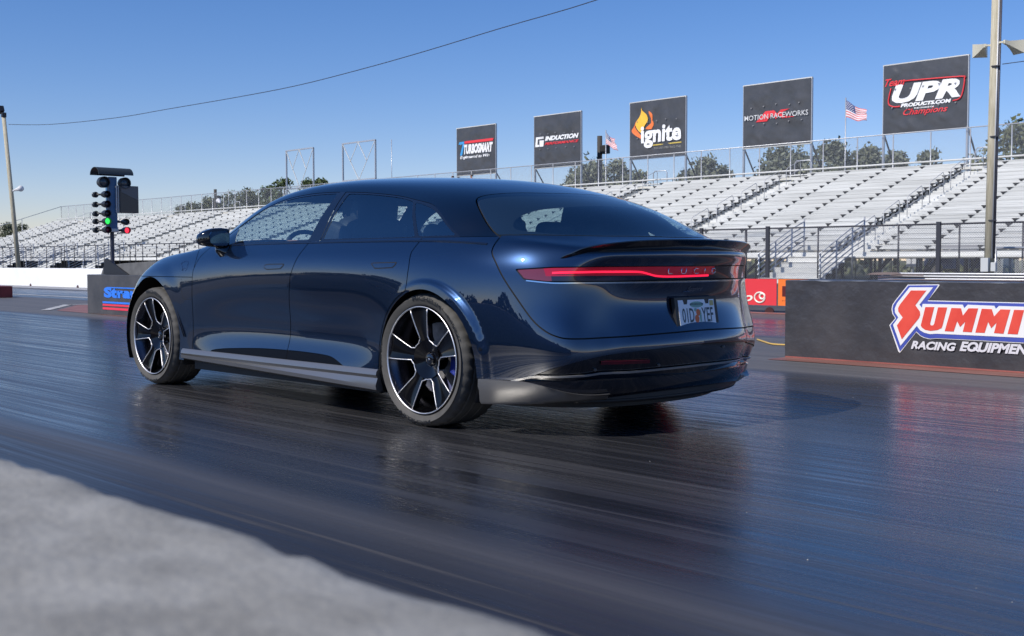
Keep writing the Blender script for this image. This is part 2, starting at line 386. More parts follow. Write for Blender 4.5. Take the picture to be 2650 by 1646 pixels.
for x in (36.86, 32.89, 5.95, 41.0, 45.0, 28.9, 24.9):
    b = MB(); n = 12; r = .085; b.prism([(r*math.cos(math.pi*i/n), r*math.sin(math.pi*i/n)) for i in range(n+1)], lambda u, v, w: Vector((x+u, FY+w, v)), (-.02, .005)); child(b.build('drain_hole', mat('drain_dark', (.05,.012,.012), .8)), FW)
# grey guard rail along the right end of the wall
GRL = empty('guard_rail', (2, FY, .6)); tag(GRL, 'grey steel guard rail starting on top of the far wall behind the black block', 'guard rail')
b = MB()
for z in (.585, .625, .665): b.tube([(3.9, FY+.20, z-.012), (3.6, FY+.22, z), (-25, FY+.22, z)], .014, 8)
child(b.build('rail', M['galv']), GRL)
b = MB(); b.box((-10.7, FY+.16, .61), (28.6, .05, .13)); child(b.build('rail_backing', mat('rail_grey', (.22,.22,.22), .5, .4)), GRL)
b = MB(); b.prism([(4.05,.645),(3.95,.675),(3.75,.685),(3.55,.68),(3.5,.66),(3.6,.645)], lambda u, v, w: Vector((u, FY+.24+w, v)), (0, .05)); b.box((3.4,FY+.27,.64),(.5,.02,.02)); child(b.build('rail_end', mat('rusty_rail_end', (.26,.20,.18), .5, .5)), GRL)
# red block at the left edge
RB = MB(); RB.prism([(23.7,0),(23.7,.28),(30,.28),(30,0)], lambda u, v, w: Vector((u, -5.05+w, v)), (0, -.9)); o = RB.build('median_block', noisy('dark_red_paint', (.17,.012,.012), (.24,.02,.02), 4, .5, .1), bevel=.01)
tag(o, 'low dark red block on the median at the left edge of the picture', 'block')
# ---------------- big black foam block with the race sponsor's name ----------------
BY = -4.085
def foam_block():
    root = empty('padded_block', (-1.5, BY-.3, 0)); tag(root, 'long black padded block with a red and blue sponsor logo standing on the median', 'barrier block')
    from mathutils import noise as nz
    nx, nzr = 160, 26; V = []; F = []; x0, x1 = .965, -4.2
    for i in range(nx+1):
        x = x0 + (x1-x0)*i/nx; top = .688 + .004*nz.noise(Vector((x*3, 0, 0))) + .003*nz.noise(Vector((x*14, 0, 0)))
        for j in range(nzr+1):
            z = top*j/nzr; dy = .003*nz.noise(Vector((x*2.2, z*3, 1))) + .0022*nz.noise(Vector((x*7, z*9, 2)))
            V.append((x, BY+dy, z))
        V.append((x, BY-.02, top+.006)); V.append((x, BY-.55, top+.004)); V.append((x, BY-.58, 0))
    m_ = nzr+4
    for i in range(nx):
        for j in range(m_-1): F.append((i*m_+j, (i+1)*m_+j, (i+1)*m_+j+1, i*m_+j+1))
    F += [tuple(range(m_)), tuple(nx*m_+j for j in range(m_))[::-1]]
    vm = noisy('scuffed_black_vinyl', (.036,.036,.042), (.066,.063,.068), 1.7, .42, .7, detail=10, bscale=6, bdist=.03, contrast=(.36,.72))
    o = mesh_obj('block_body', V, F, vm, None, True); o.data.set_sharp_from_angle(angle=R(40)); child(o, root)
    # silvery worn top edge
    b = MB(); rnd = random.Random(4); n = 220; V = []; F = []
    for i in range(n+1):
        x = .95-5.1*i/n; h = .0012 + .008*max(0, nz.noise(Vector((x*6, 1, 1))))*1.6; z = .690 + .003*nz.noise(Vector((x*3, 0, 0)))
        for yy, zz in ((BY-.001, z-h), (BY-.001, z+h*.4), (BY-.014, z+h), (BY-.014, z-h)): V.append((x, yy+.004, zz))
    for i in range(n):
        for k in range(4): F.append((i*4+k, i*4+(k+1) % 4, (i+1)*4+(k+1) % 4, (i+1)*4+k))
    b.add(V, F)
    child(b.build('worn_edge', mat('scuffed_silver', (.45,.46,.47), .35, .6)), root)
    cr = lambda X, Y, off: at(2270+X/6.3, 720+Y/6.3, 1, BY+off)
    def lay(name, polys, off, m):
        b = MB()
        for pl_ in polys:
            P = [cr(X, Y, off) for X, Y in pl_]
            Q = [Vector((p.x, p.y-.004, p.z)) for p in P]; n = len(P)
            b.add(P+Q, [tuple(range(n))] + [(i, (i+1) % n, n+(i+1) % n, n+i) for i in range(n)])
        child(b.build(name, m), root)
    # triangulated fills through bmesh handle the concave outlines
    OUT = [(500,105),(1010,100),(1015,122),(830,362),(2394,398),(3100,424),(3100,1105),(2394,1062),(1400,1008),(960,985),(860,996),(760,972),(700,940),(637,880),(385,1200),(366,1215),(345,1195),(200,765),(296,652),(248,580),(234,500),(250,430),(290,370)]
    BLU = [(508,118),(990,114),(815,375),(2394,412),(3080,438),(3080,1090),(2394,1048),(1400,996),(960,975),(860,984),(765,960),(705,930),(637,865),(370,1195),(215,768),(308,655),(262,580),(248,500),(262,435),(302,375)]
    WHI = [(530,148),(912,148),(688,432),(728,482),(742,418),(1395,432),(1420,490),(1475,432),(1910,450),(1935,500),(1985,452),(2394,465),(3040,490),(3000,1012),(2394,972),(1030,908),(960,905),(860,912),(770,890),(700,850),(655,790),(650,775),(380,1100),(258,760),(345,640),(290,560),(286,490),(325,405)]
    mw = mat('decal_white', (.80,.79,.77), .4); mb_ = noisy('decal_blue', (.045,.075,.36), (.075,.10,.42), 3, .4, 0); mr = noisy('decal_red', (.70,.065,.045), (.78,.09,.06), 5, .4, 0)
    lay('logo_outline', [OUT], .006, mw); lay('logo_ground', [BLU], .009, mb_); lay('logo_white', [WHI], .012, mw)
    S = [(550,200),(800,200),(620,440),(695,545),(700,600),(680,650),(400,995),(320,770),(415,640),(345,545),(340,490),(370,430)]
    U = [(785,470),(930,470),(862,740),(870,765),(890,772),(915,765),(930,740),(992,475),(1140,475),(1065,770),(1050,810),(980,845),(870,858),(780,840),(725,800),(710,770)]
    M1 = [(1210,485),(1365,490),(1397,610),(1490,490),(1645,492),(1540,880),(1395,872),(1437,705),(1350,795),(1303,700),(1245,870),(1100,862)]
    M2 = [(1705,498),(1868,505),(1905,625),(2010,508),(2170,512),(2058,905),(1905,893),(1947,722),(1858,815),(1808,712),(1750,890),(1600,885)]
    I1 = [(2232,515),(2394,520),(2290,915),(2125,907)]; T1 = [(2450,523),(2960,540),(2930,645),(2800,640),(2720,935),(2560,925),(2640,635),(2425,628)]
    lay('logo_letters', [S, U, M1, M2, I1, T1], .015, mr)
    fb = lambda u, v, w: Vector((-u, BY+.011+w, v))
    def bx(x0_, y0_, x1_, y1_): a = cr(x0_, y0_, 0); c = cr(x1_, y1_, 0); return (-a.x, a.z, -c.x, c.z)
    b = MB()
    tq = cr(1628,1175,0); b.bar((tq.x+.022, BY+.012, tq.z+.018), (tq.x-.020, BY+.012, tq.z-.008), .016, .004, up=(0,1,0))
    for s, q in (('RACING', (560,1150,1300,1052)), ('EOUIPMENT', (1352,1186,2640,1090))):
        V, F = fit_text(s, bx(*q), fb, .002, shear=.28, bold=.045); b.add(V, F)
    child(b.build('logo_small_letters', mat('decal_pale_grey', (.66,.65,.68), .4)), root)
    b = MB(); b.box((-1.6, BY+.012, .010), (5.1, .016, .010)); child(b.build('base_strip', noisy('base_red_strip', (.22,.07,.06), (.36,.11,.09), 4, .6, .1, stretch=(.6,1,1))), root)
foam_block()
# yellow hose on the track
cbl = spline([(2.35,-5.75),(2.05,-5.45),(1.85,-5.27),(1.68,-5.25),(1.52,-5.1),(1.45,-4.95),(1.3,-4.88),(1.15,-4.9),(.9,-4.9)], 5)
b = MB(); b.tube([(x, y, .012) for x, y in cbl], .009, 6); o = b.build('air_hose', mat('yellow_hose', (.62,.40,.10), .5), smooth=True)
tag(o, 'thin yellow hose lying on the track beside the black block', 'hose')
# ---------------- starting light tree ----------------
def xmas_tree():
    TX, TY = 14.0, -3.95
    root = empty('starting_light_tree', (TX, TY, 0)); tag(root, 'tall blue drag racing light tree with one green and one red lamp lit', 'starting lights')
    P = lambda x, y, z: (x, y, z)
    b = MB(); b.tube([(TX, TY, .0), (TX, TY, 1.37)], .034, 12); b.bar((TX-.10,TY+.04,.80),(TX-.02,TY+.02,1.12),.03); child(b.build('mast', mat('mast_dark', (.05,.05,.07), .4, .5)), root)
    blue = noisy('weathered_blue_paint', (.035,.11,.24), (.06,.17,.33), 5, .45, .1)
    b = MB(); b.box((TX, TY, 1.86), (.15, .14, .88)); child(b.build('column', blue, bevel=.015), root)
    b = MB(); b.box((TX, TY, 1.40), (.17, .16, .06)); child(b.build('column_collar', M['galv'], bevel=.01), root)
    pr = [(-.31,0),(-.29,.07),(-.22,.13),(-.12,.16),(0,.175),(.12,.16),(.22,.13),(.29,.07),(.31,0)]
    # a half-round visor across the top, running left-right as the lanes do
    b = MB(); n = 12; V = []; F = []
    for yy in (TY+.29, TY-.32):
        for i in range(n+1):
            a = math.pi*i/n
            for r in (.15, .14): V.append((TX+r*math.cos(a)*1.15, yy, 2.33+r*math.sin(a)*.85))
    k = 2*(n+1)
    for i in range(n):
        o_ = 2*i
        F += [(o_, o_+2, k+o_+2, k+o_), (o_+1, k+o_+1, k+o_+3, o_+3), (o_, o_+1, o_+3, o_+2), (k+o_, k+o_+2, k+o_+3, k+o_+1)]
    b.add(V, F); child(b.build('visor', mat('visor_dark', (.035,.045,.05), .45), angle=40), root)
    glass_d = mat('dead_lamp_lens', (.05,.07,.08), .2, 0, .5); hous = mat('lamp_housing', (.03,.033,.036), .4)
    def lamp(y, z, r, lens, dep=.20, x0=0.0, side=1):
        y = TY + (y-TY)*.68; r *= .80
        """a hooded lamp facing the start line (-x)"""
        b = MB(); mt = Matrix.Translation((TX+x0, y, z)) @ Matrix.Rotation(R(90), 4, 'Z')
        b.lathe([(-.02, .001),(-.02, r*.7),(.05, r),(dep, r*1.05),(dep, r*.95),(.08, r*.9),(.07,.001)], 20, mt)
        l = b.build('lamp', hous, smooth=False, angle=40); child(l, root)
        b = MB(); b.lathe([(dep-.03, .001),(dep-.035, r*.6),(dep-.06, r*.94)], 20, mt); g_ = b.build('lamp_lens', lens, smooth=True); child(g_, l)
    for sy in (1, -1):
        lamp(TY+.27*sy, 2.20, .115, glass_d, .16)
    lit_g = mat('lit_green_lamp', (.05,.6,.15), .3, emit=(.04,1.0,.13), estr=1.3)
    lit_r = mat('lit_red_lamp', (.8,.05,.08), .3, emit=(1.0,.045,.09), estr=1.2)
    red_d = mat('unlit_red_lens', (.14,.012,.025), .2, 0, .6); amb = mat('unlit_amber_lens', (.035,.025,.03), .2, 0, .6)
    zs = [2.00, 1.835, 1.68]
    for z in zs:
        lamp(TY+.205, z, .072, amb, .16); lamp(TY+.36, z-.005, .060, glass_d, .06, .12)
    for z, l1, l2 in ((1.655-.115, lit_g, glass_d), (1.40-.0+.0, None, None)):
        pass
    lamp(TY+.20, 1.55, .070, lit_g, .16); lamp(TY+.36, 1.545, .060, glass_d, .06, .12); lamp(TY-.30, 1.545, .068, glass_d, .12)
    lamp(TY+.20, 1.505-.115+.02, .0001, red_d) if False else None
    lamp(TY+.20, 1.50-.095, .070, red_d, .16); lamp(TY+.36, 1.40, .060, glass_d, .06, .12); lamp(TY-.30, 1.40, .070, lit_r, .16)
    b = MB()
    for z in (1.545, 1.40): b.tube([(TX, TY-.06, z), (TX-.02, TY-.19, z)], .018, 8)
    for z in zs + [1.545, 1.40]: b.tube([(TX, TY+.06, z), (TX+.05, TY+.24, z)], .016, 8)
    child(b.build('lamp_arm', hous, smooth=True), root)
    # score board box hung on the far lane's side, seen from its dark face
    b = MB(); b.box((TX-.06, TY-.255, 1.925), (.16, .33, .46)); child(b.build('display_box', mat('display_dark', (.02,.02,.03), .3, 0, .3), bevel=.008), root)
    b = MB(); b.prism([(-.255+.15,.22),(-.255-.155,.22),(-.255-.155,-.01),(-.255+.14,.12)], lambda u, v, w: Vector((TX-.1415+w, TY+u, 1.925+v)), (-.002, 0)); child(b.build('display_face_panel', mat('display_grey_face', (.16,.155,.15), .5)), root)
    b = MB(); b.box((TX-.09, TY-.075, 1.925), (.05, .02, .46)); b.box((TX-.09, TY-.040, 1.925), (.05, .02, .46)); child(b.build('display_bracket', M['galv']), root)
xmas_tree()
def sponsor_box():
    root = empty('base_box', (12.6, -4.0, 0)); tag(root, 'dark grey box with blue and red lettering round the foot of the light tree', 'box')
    y1 = -3.52
    v_ = noisy('dark_vinyl', (.045,.045,.05), (.075,.072,.075), 3, .4, .2)
    b = MB(); b.box((12.6, -4.0, .328), (2.9, .96, .656)); child(b.build('box_body', v_, bevel=.01), root)
    f = lambda u, v, w: Vector((-u, y1+.004+w, v))
    L0 = at(270, 770, 1, y1).x
    blue = mat('sponsor_blue', (.03,.20,.80), .35); red = mat('sponsor_red', (.80,.04,.08), .35)
    b = MB(); V, F = fit_text('Strange', (-L0,.235,-L0+1.75,.455), f, .003, bold=.06); b.add(V, F); b.box((L0-.95, y1+.006, .448), (1.65,.004,.018)); b.box((L0-.86, y1+.006, .205), (1.82,.004,.030)); child(b.build('lettering', blue), root)
    b = MB(); b.box((L0-.86, y1+.006, .163), (1.82,.004,.030)); b.box((L0-.86, y1+.006, .105), (1.82,.004,.036)); child(b.build('red_stripe', red), root)
    b = MB(); b.prism([(14.02,.655),(13.9,.80),(13.2,.84),(12.3,.87),(10.9,.80),(10.8,.655)], lambda u, v, w: Vector((u, -3.75+w, v)), (0, -.6)); child(b.build('cover', noisy('grey_mesh_cover', (.10,.10,.10), (.14,.14,.14), 9, .7, .2)), root)
    b = MB(); b.prism([(13.85,.66),(13.80,.90),(13.72,.92),(12.95,.66)], lambda u, v, w: Vector((u, -3.74+w, v)), (0, .03)); child(b.build('gusset_plate', mat('gusset_black', (.012,.012,.016), .4)), root)
sponsor_box()
# ================= far side: fence, stands, adverts, poles =================
YD = lambda D: 4.763 - D
M['rail'] = mat('pale_aluminium_rail', (.55,.55,.55), .5, .2)
def chain_mat(name, col, pitch=.07, wire=.22, metal=.4):
    m = bpy.data.materials.new(name); m.use_nodes = True; t = m.node_tree; t.nodes.clear()
    o = N_(m, 'ShaderNodeOutputMaterial'); mx = N_(m, 'ShaderNodeMixShader'); tr = N_(m, 'ShaderNodeBsdfTransparent')
    pb = N_(m, 'ShaderNodeBsdfPrincipled'); pb.inputs['Base Color'].default_value = (*col, 1); pb.inputs['Metallic'].default_value = metal; pb.inputs['Roughness'].default_value = .5
    tc = N_(m, 'ShaderNodeTexCoord'); sx = N_(m, 'ShaderNodeSeparateXYZ'); L_(m, tc.outputs['Object'], sx.inputs[0])
    def mt(op, a, b_=None):
        n = N_(m, 'ShaderNodeMath', operation=op)
        for i, v in enumerate((a, b_)):
            if v is None: continue
            if isinstance(v, (int, float)): n.inputs[i].default_value = v
            else: L_(m, v, n.inputs[i])
        return n.outputs[0]
    k = 1/pitch
    s = mt('MULTIPLY', mt('ADD', sx.outputs['X'], sx.outputs['Z']), k); d = mt('MULTIPLY', mt('SUBTRACT', sx.outputs['X'], sx.outputs['Z']), k)
    fa = mt('LESS_THAN', mt('FRACT', s), wire); fb = mt('LESS_THAN', mt('FRACT', d), wire)
    L_(m, mt('MAXIMUM', fa, fb), mx.inputs[0]); L_(m, tr.outputs[0], mx.inputs[1]); L_(m, pb.outputs[0], mx.inputs[2]); L_(m, mx.outputs[0], o.inputs[0])
    return m
# ---- front fence ----
def front_fence():
    y = YD(37); root = empty('chain_link_fence', (20, y, 0)); tag(root, 'dark chain link fence running along in front of the white stands', 'fence')
    z1 = 2.06
    b = MB(); b.tube([(-20, y, z1), (60, y, z1), (128, y, z1+.03)], .035, 6); child(b.build('top_rail', M['steel_dark'], smooth=True), root)
    o = mesh_obj('mesh_panel', [(-20, y+.03, .1), (60, y+.03, .1), (60, y+.03, z1), (-20, y+.03, z1)], [(0,1,2,3)], chain_mat('fence_wire_mesh', (.30,.30,.32), .085, .10)); child(o, root)
    o['kind'] = 'stuff'
    xs = [22.55,20.3,14.1,11.96,9.9,6.9,3.9,.9,-2,-5,-8] + [95.0,93.4,90,89,85.9,84.3,83.1,82.5,80.7,78.9,77,75.6,73.1,71.5,70.65,69.6,67.6,65.8,64.45,63.8,61.9,59,57,54,51,48,45,42,39,36,33,30,27,24.5,17.2] + [97.5,99.5,102,104.5,107,110,113,116,119,122]
    for x in xs:
        b = MB(); r = .05 if x in (20.3, 12.63) else .032; b.tube([(x, y, 0), (x, y, z1+.03)], r, 8); child(b.build('fence_post', M['steel_dark'], smooth=True), root)
    for x in (22.35, 19.3, 12.65):
        b = MB(); b.box((x, y+.05, (z1+.08)/2), (.14, .10, z1+.08)); child(b.build('fence_post', M['steel_dark']), root)
front_fence()
NR = 20; RISE = .205; TREAD = .61
Y0 = YD(40); 
def stand(name, xa, xb, aisles, label, stairs):
    """rows run along x between xa > xb; the front edge is Y0"""
    root = empty(name, ((xa+xb)/2, Y0, 0)); tag(root, label, 'grandstand', 'white grandstands')
    Z0 = 1.02
    segs = []; cuts = sorted(aisles, reverse=True); cur = xa
    for a in cuts: segs.append((cur, a+.62)); cur = a-.62
    segs.append((cur, xb))
    brk = MB(); gaps = MB()
    for i in range(NR):
        y = Y0 - TREAD*i; z = Z0 + RISE*i
        b = MB()
        # riser board and tread (foot plank)
        b.box(((xa+xb)/2, y-.012, z-(.10 if i else -.02)), (xa-xb, .022, .180 if i else .26))
        b.box(((xa+xb)/2, y-.31, z-.015), (xa-xb, .56, .03))
        child(b.build('tread', M['alu']), root)
        b = MB()
        for s0, s1 in segs:
            b.box(((s0+s1)/2, y-.47, z+.40), (s0-s1-.04, .24, .045))
        child(b.build('seat_plank', M['alu']), root)
        # added sheet at the plank's front edge, catching sun to whiten the rows
        b = MB()
        for s0, s1 in segs: b.box(((s0+s1)/2, y-.362, z+.312), (s0-s1-.04, .012, .115))
        child(b.build('seat_skirt', M['alu']), root)
        n = int((xa-xb)/1.95); off = .0
        for q in range(n+1):
            x = xa - .5 - 1.95*q - off
            if x < xb+.2: break
            brk.prism([(-.16,.375),(.13,.375),(.05,.30),(.03,.14),(-.02,.14),(-.03,.30)], lambda u, v, w: Vector((x+u, y-.345+w, z+v)), (-.012, .012))
            brk.box((x-.02, y+.012, z-.055), (.035, .03, .10)); brk.box((x-.08, y+.012, z-.10), (.12, .03, .018))
    o = child(brk.build('seat_bracket', M['bracket']), root); o['kind'] = 'stuff'
    # front fascia and walkway
    b = MB(); b.box(((xa+xb)/2, Y0+.02, Z0+.02), (xa-xb, .03, .10)); b.box(((xa+xb)/2, Y0+.40, Z0-.04), (xa-xb, .80, .05)); child(b.build('walkway', M['alu']), root)
    # understructure
    b = MB()
    x = xa-.3
    while x > xb:
        for yy, zz in ((Y0-.2, Z0-.02), (Y0-4.2, Z0+1.3), (Y0-8.4, Z0+2.6), (Y0-12, Z0+3.8)): b.box((x, yy, zz/2), (.07, .07, zz))
        b.bar((x, Y0-.1, .1), (x, Y0-4.2, 2.2), .07, .12); b.bar((x, Y0-4.2, .1), (x, Y0-8.4, 3.4), .07, .12)
        b.bar((x, Y0-.1, Z0-.10), (x, Y0-12.2, Z0-.10+RISE*20), .06, .16)
        x -= 1.95
    child(b.build('understructure', mat('dark_stand_frame', (.03,.032,.035), .6, .3)), root)
    if xa > 100:
        b = MB(); b.box(((xa+xb)/2, Y0-.25, .49), (xa-xb, .04, .98)); child(b.build('skirt_cloth', mat('dark_skirt_cloth', (.06,.062,.068), .8)), root)
    # aisle handrails, one piece each
    for a in aisles:
        i = 1.2
        while i < NR-1:
            j = i+2.2; b = MB(); ya, za = Y0-TREAD*i-.2, Z0+RISE*i; yb, zb = Y0-TREAD*j-.2, Z0+RISE*j
            hh = .92
            b.tube([(a, ya, za), (a, ya, za+hh-.12), (a, ya-.10, za+hh), (a, yb+.08, zb+hh), (a, yb, zb+hh-.10), (a, yb, zb)], .016, 6)
            b.tube([(a, ya, za+hh*.52), (a, yb, zb+hh*.52)], .013, 6)
            child(b.build('aisle_handrail', M['rail'], smooth=True), root); i += 3.3
        # aisle half steps
        b = MB()
        for i in range(NR):
            y = Y0-TREAD*i; z = Z0+RISE*i; b.box((a, y+.15, z-.10), (1.1, .28, .03)); b.box((a, y+.29, z-.15), (1.1, .02, .10))
        child(b.build('aisle_step', M['alu']), root)
    # top rails
    yt = YD(52.6); zt = Z0+RISE*NR
    b = MB(); b.tube([(xa, yt, 5.56), (xb, yt, 5.56)], .045, 8); b.tube([(xa, yt, 5.30), (xb, yt, 5.30)], .04, 8); b.box(((xa+xb)/2, yt+.12, 5.12), (xa-xb, .05, .16)); child(b.build('back_rail', M['alu'], smooth=False), root)
    for a in aisles:
        b = MB(); b.tube([(a+.5, yt, 4.9), (a+.5, yt, 5.9), (a+.4, yt, 6.05), (a-.4, yt, 6.05), (a-.5, yt, 5.9), (a-.5, yt, 4.9)], .03, 6); child(b.build('back_rail_hoop', M['galv'], smooth=True), root)
    # entry stairs up to the walkway
    for sx_ in stairs:
        w = 1.25; ys, ye = Y0+3.1, Y0+.8; n = 5
        b = MB()
        for k in range(n):
            yy = ys+(ye-ys)*k/n; zz = (Z0-.03)*(k+1)/n
            b.box((sx_, yy-.23, zz-.02), (w*2, .5, .04)); b.box((sx_, yy+.01, zz-.11), (w*2, .02, .18))
        child(b.build('entry_steps', M['alu']), root)
        for s in (1, -1):
            b = MB(); x = sx_ + s*(w+.05)
            for k in range(6):
                h = .12+.19*k; b.tube([(x, ys+.1, h), (x, ye, Z0+h), (x, ye-.9, Z0+h+.3)], .022, 6)
            for t in (0, .5, 1): yy = ys+(ye-ys)*t; b.tube([(x, yy, 0), (x, yy, (Z0)*t+1.12)], .03, 6)
            b.tube([(x, ye-.9, Z0), (x, ye-.9, Z0+1.5)], .03, 6)
            child(b.build('stair_railing', M['galv'], smooth=True), root)
    return root
# small board bolted low on the right stand
stand('grandstand', 44.4, -16, [36.7, 27.3, 17.75, 8.2, -1.4, -11], 'nearer white metal grandstand right of the car with rows of empty benches', [18.35, -5])
stand('grandstand', 121, 49.5, [112, 102.4, 92.8, 83.2, 73.6, 64, 54.4], 'farther white metal grandstand behind the light tree with rows of empty benches', [80.2, 88.5, 97.5])
b = MB(); b.box((13.0, Y0+.90, 1.33), (1.5,.03,.09)); b.box((13.0, Y0+.90, 1.18), (1.5,.03,.06)); o = b.build('bolted_board', mat('grey_board', (.30,.30,.31), .5)); child(o, bpy.data.objects['grandstand'])
# ---- tall back fence ----
def back_fence():
    y = YD(53.1); root = empty('tall_back_fence', (50, y, 0)); tag(root, 'tall grey chain link fence along the top of the stands', 'fence')
    top = lambda x: 7.06
    b = MB(); b.tube([(-20, y, 7.12), (121, y, 6.98)], .03, 6); child(b.build('top_rail', M['galv'], smooth=True), root)
    b = MB(); b.tube([(121, y, 6.98), (121, Y0-4, 3.9), (121, Y0, 2.7)], .03, 6); child(b.build('side_rail', M['galv'], smooth=True), root)
    cm = chain_mat('back_fence_mesh', (.35,.37,.40), .08, .10)
    o = mesh_obj('mesh_panel', [(-20,y+.02,4.9),(121,y+.02,4.9),(121,y+.02,6.98),(-20,y+.02,7.12)], [(0,1,2,3)], cm); o['kind'] = 'stuff'; child(o, root)
    x = 121; k = 0
    while x > -18:
        b = MB(); b.tube([(x, y, 0), (x, y, 7.03)], .03, 6); child(b.build('fence_post', M['galv'], smooth=True), root); x -= 1.93; k += 1
    for t in (0, .33, .66, 1):
        yy = y+(Y0-y)*t; zz = 6.98+(2.7-6.98)*t; b = MB(); b.tube([(121, yy, 0), (121, yy, zz)], .03, 6); child(b.build('fence_post', M['galv'], smooth=True), root)
back_fence()
# ---- adverts on frames above the fence ----
BYD = YD(53.3)
def banner(xl, xr, z0, z1, label, art, board=True):
    root = empty('advert_board', ((xl+xr)/2, BYD, 0)); tag(root, label, 'advertising board', 'advert boards above the grandstands' if board else 'empty board frames above the far stand')
    fr = M['alu'] if board else M['galv']
    for x in (xl, xr):
        b = MB(); b.box((x, BYD-.02, z1/2), (.09, .12, z1)); child(b.build('frame_post', M['galv']), root)
        b = MB(); b.bar((x, BYD-.06, z0), (x, BYD-2.2, 4.2), .07, .05); child(b.build('brace', M['steel_dark']), root)
    for z in (z0, z1):
        b = MB(); b.box(((xl+xr)/2, BYD, z), (xl-xr+.09, .10, .10)); child(b.build('frame_rail', fr), root)
    if board:
        from mathutils import noise as nz
        nx, nzz = 40, 34; V = []; F = []; sd = xl*1.7
        def disp(x, z):
            u = (x-xl)/(xr-xl); v = (z-z0)/(z1-z0); ed = max(0, min(u, 1-u, v, 1-v))
            return .05*nz.noise(Vector((x*1.1+sd, z*1.1, 0)))*min(1, ed*6) + .07*abs(nz.noise(Vector((x*.7+z*.9+sd, (x-z)*3.6, 3))))*min(1, ed*7)*(1.2-ed*2.0)
        for i in range(nx+1):
            for j in range(nzz+1):
                u, v = i/nx, j/nzz; x = xl+(xr-xl)*u; z = z0+(z1-z0)*v
                V.append((x, BYD+.055+disp(x, z), z))
        for i in range(nx):
            for j in range(nzz): F.append((i*(nzz+1)+j, (i+1)*(nzz+1)+j, (i+1)*(nzz+1)+j+1, i*(nzz+1)+j+1))
        o = mesh_obj('banner_sheet', V, F, M['banner'], None, True); child(o, root)
        # wind flaps
        b = MB(); rnd = random.Random(int(xl))
        for r_ in (.36, .64):
            for q in range(5): 
                x = xl+(xr-xl)*(.14+.18*q)+rnd.uniform(-.1,.1); z = z0+(z1-z0)*r_+rnd.uniform(-.05,.05)
                b.prism([(-.06,.03),(.06,.03),(.02,-.05)], lambda u, v, w: Vector((x+u, BYD+.115+w+(v<0)*.03, z+v)), (0,.004))
        child(b.build('wind_flap', mat('banner_flap', (.16,.16,.17), .5)), root)
        art(root, lambda u, v, w: Vector((-u, BYD+.085+disp(-u, v)+w, v)), -xl, -xr, z0, z1)
    else:
        b = MB(); xm = (xl+xr)/2; h = z1-z0
        b.bar((xl, BYD, z1), (xm, BYD, z0), .05); b.bar((xr, BYD, z1), (xm, BYD, z0), .035); b.bar((xm, BYD+.05, z1), ((xr+xm)/2, BYD+.05, z0+h*.5), .05); b.bar((xm, BYD+.05, z1), ((xl+xm)/2, BYD+.05, z0+h*.5), .035)
        child(b.build('brace', M['alu']), root)
    return root
M['banner'] = noisy('dark_grey_banner_vinyl', (.055,.057,.062), (.075,.076,.082), 1.2, .33, 0)
bw = mat('banner_white', (.84,.84,.84), .5); brd = mat('banner_red', (.75,.04,.05), .5); bbl = mat('banner_blue', (.05,.30,.62), .5)
def poly(root, fn, name, polys, m, w=(0, .004)):
    b = MB()
    for p_ in polys: b.prism(p_, fn, w)
    return child(b.build(name, m), root)
def words(root, fn, name, items, m, d=.004):
    for s, bx, kw in items:
        b = MB(); V, F = fit_text(s, bx, fn, d, **kw); b.add(V, F); child(b.build(name, m), root)
def art_t(r, f, u0, u1, z0, z1):
    W_ = u1-u0; H_ = z1-z0; U = lambda a: u0+a*W_; Z = lambda a: z0+a*H_
    poly(r, f, 'logo_bar', [[(U(.22),Z(.665)),(U(.95),Z(.665)),(U(.97),Z(.72)),(U(.22),Z(.715))]], brd)
    poly(r, f, 'logo_t', [[(U(.06),Z(.655)),(U(.21),Z(.655)),(U(.21),Z(.71)),(U(.08),Z(.71))],[(U(.17),Z(.66)),(U(.22),Z(.66)),(U(.155),Z(.42)),(U(.10),Z(.42))]], bbl)
    words(r, f, 'lettering', [('TURBOSMART', (U(.19),Z(.44),U(.95),Z(.645)), dict(shear=.2, bold=.06)), ('Engineered to Win', (U(.10),Z(.33),U(.87),Z(.41)), dict(shear=.3, bold=.03))], bw)
def art_i(r, f, u0, u1, z0, z1):
    W_ = u1-u0; H_ = z1-z0; U = lambda a: u0+a*W_; Z = lambda a: z0+a*H_
    poly(r, f, 'logo_mark', [[(U(.03),Z(.41)),(U(.05),Z(.60)),(U(.22),Z(.60)),(U(.215),Z(.56)),(U(.09),Z(.56)),(U(.08),Z(.45)),(U(.12),Z(.45)),(U(.12),Z(.41))],[(U(.13),Z(.41)),(U(.13),Z(.53)),(U(.22),Z(.53)),(U(.21),Z(.41))]], bw)
    words(r, f, 'lettering', [('INDUCTION', (U(.24),Z(.51),U(.97),Z(.60)), dict(shear=.3, bold=.06))], bw)
    words(r, f, 'red_lettering', [('PERFORMANCE', (U(.24),Z(.43),U(.97),Z(.48)), dict(shear=.3, bold=.03))], brd)
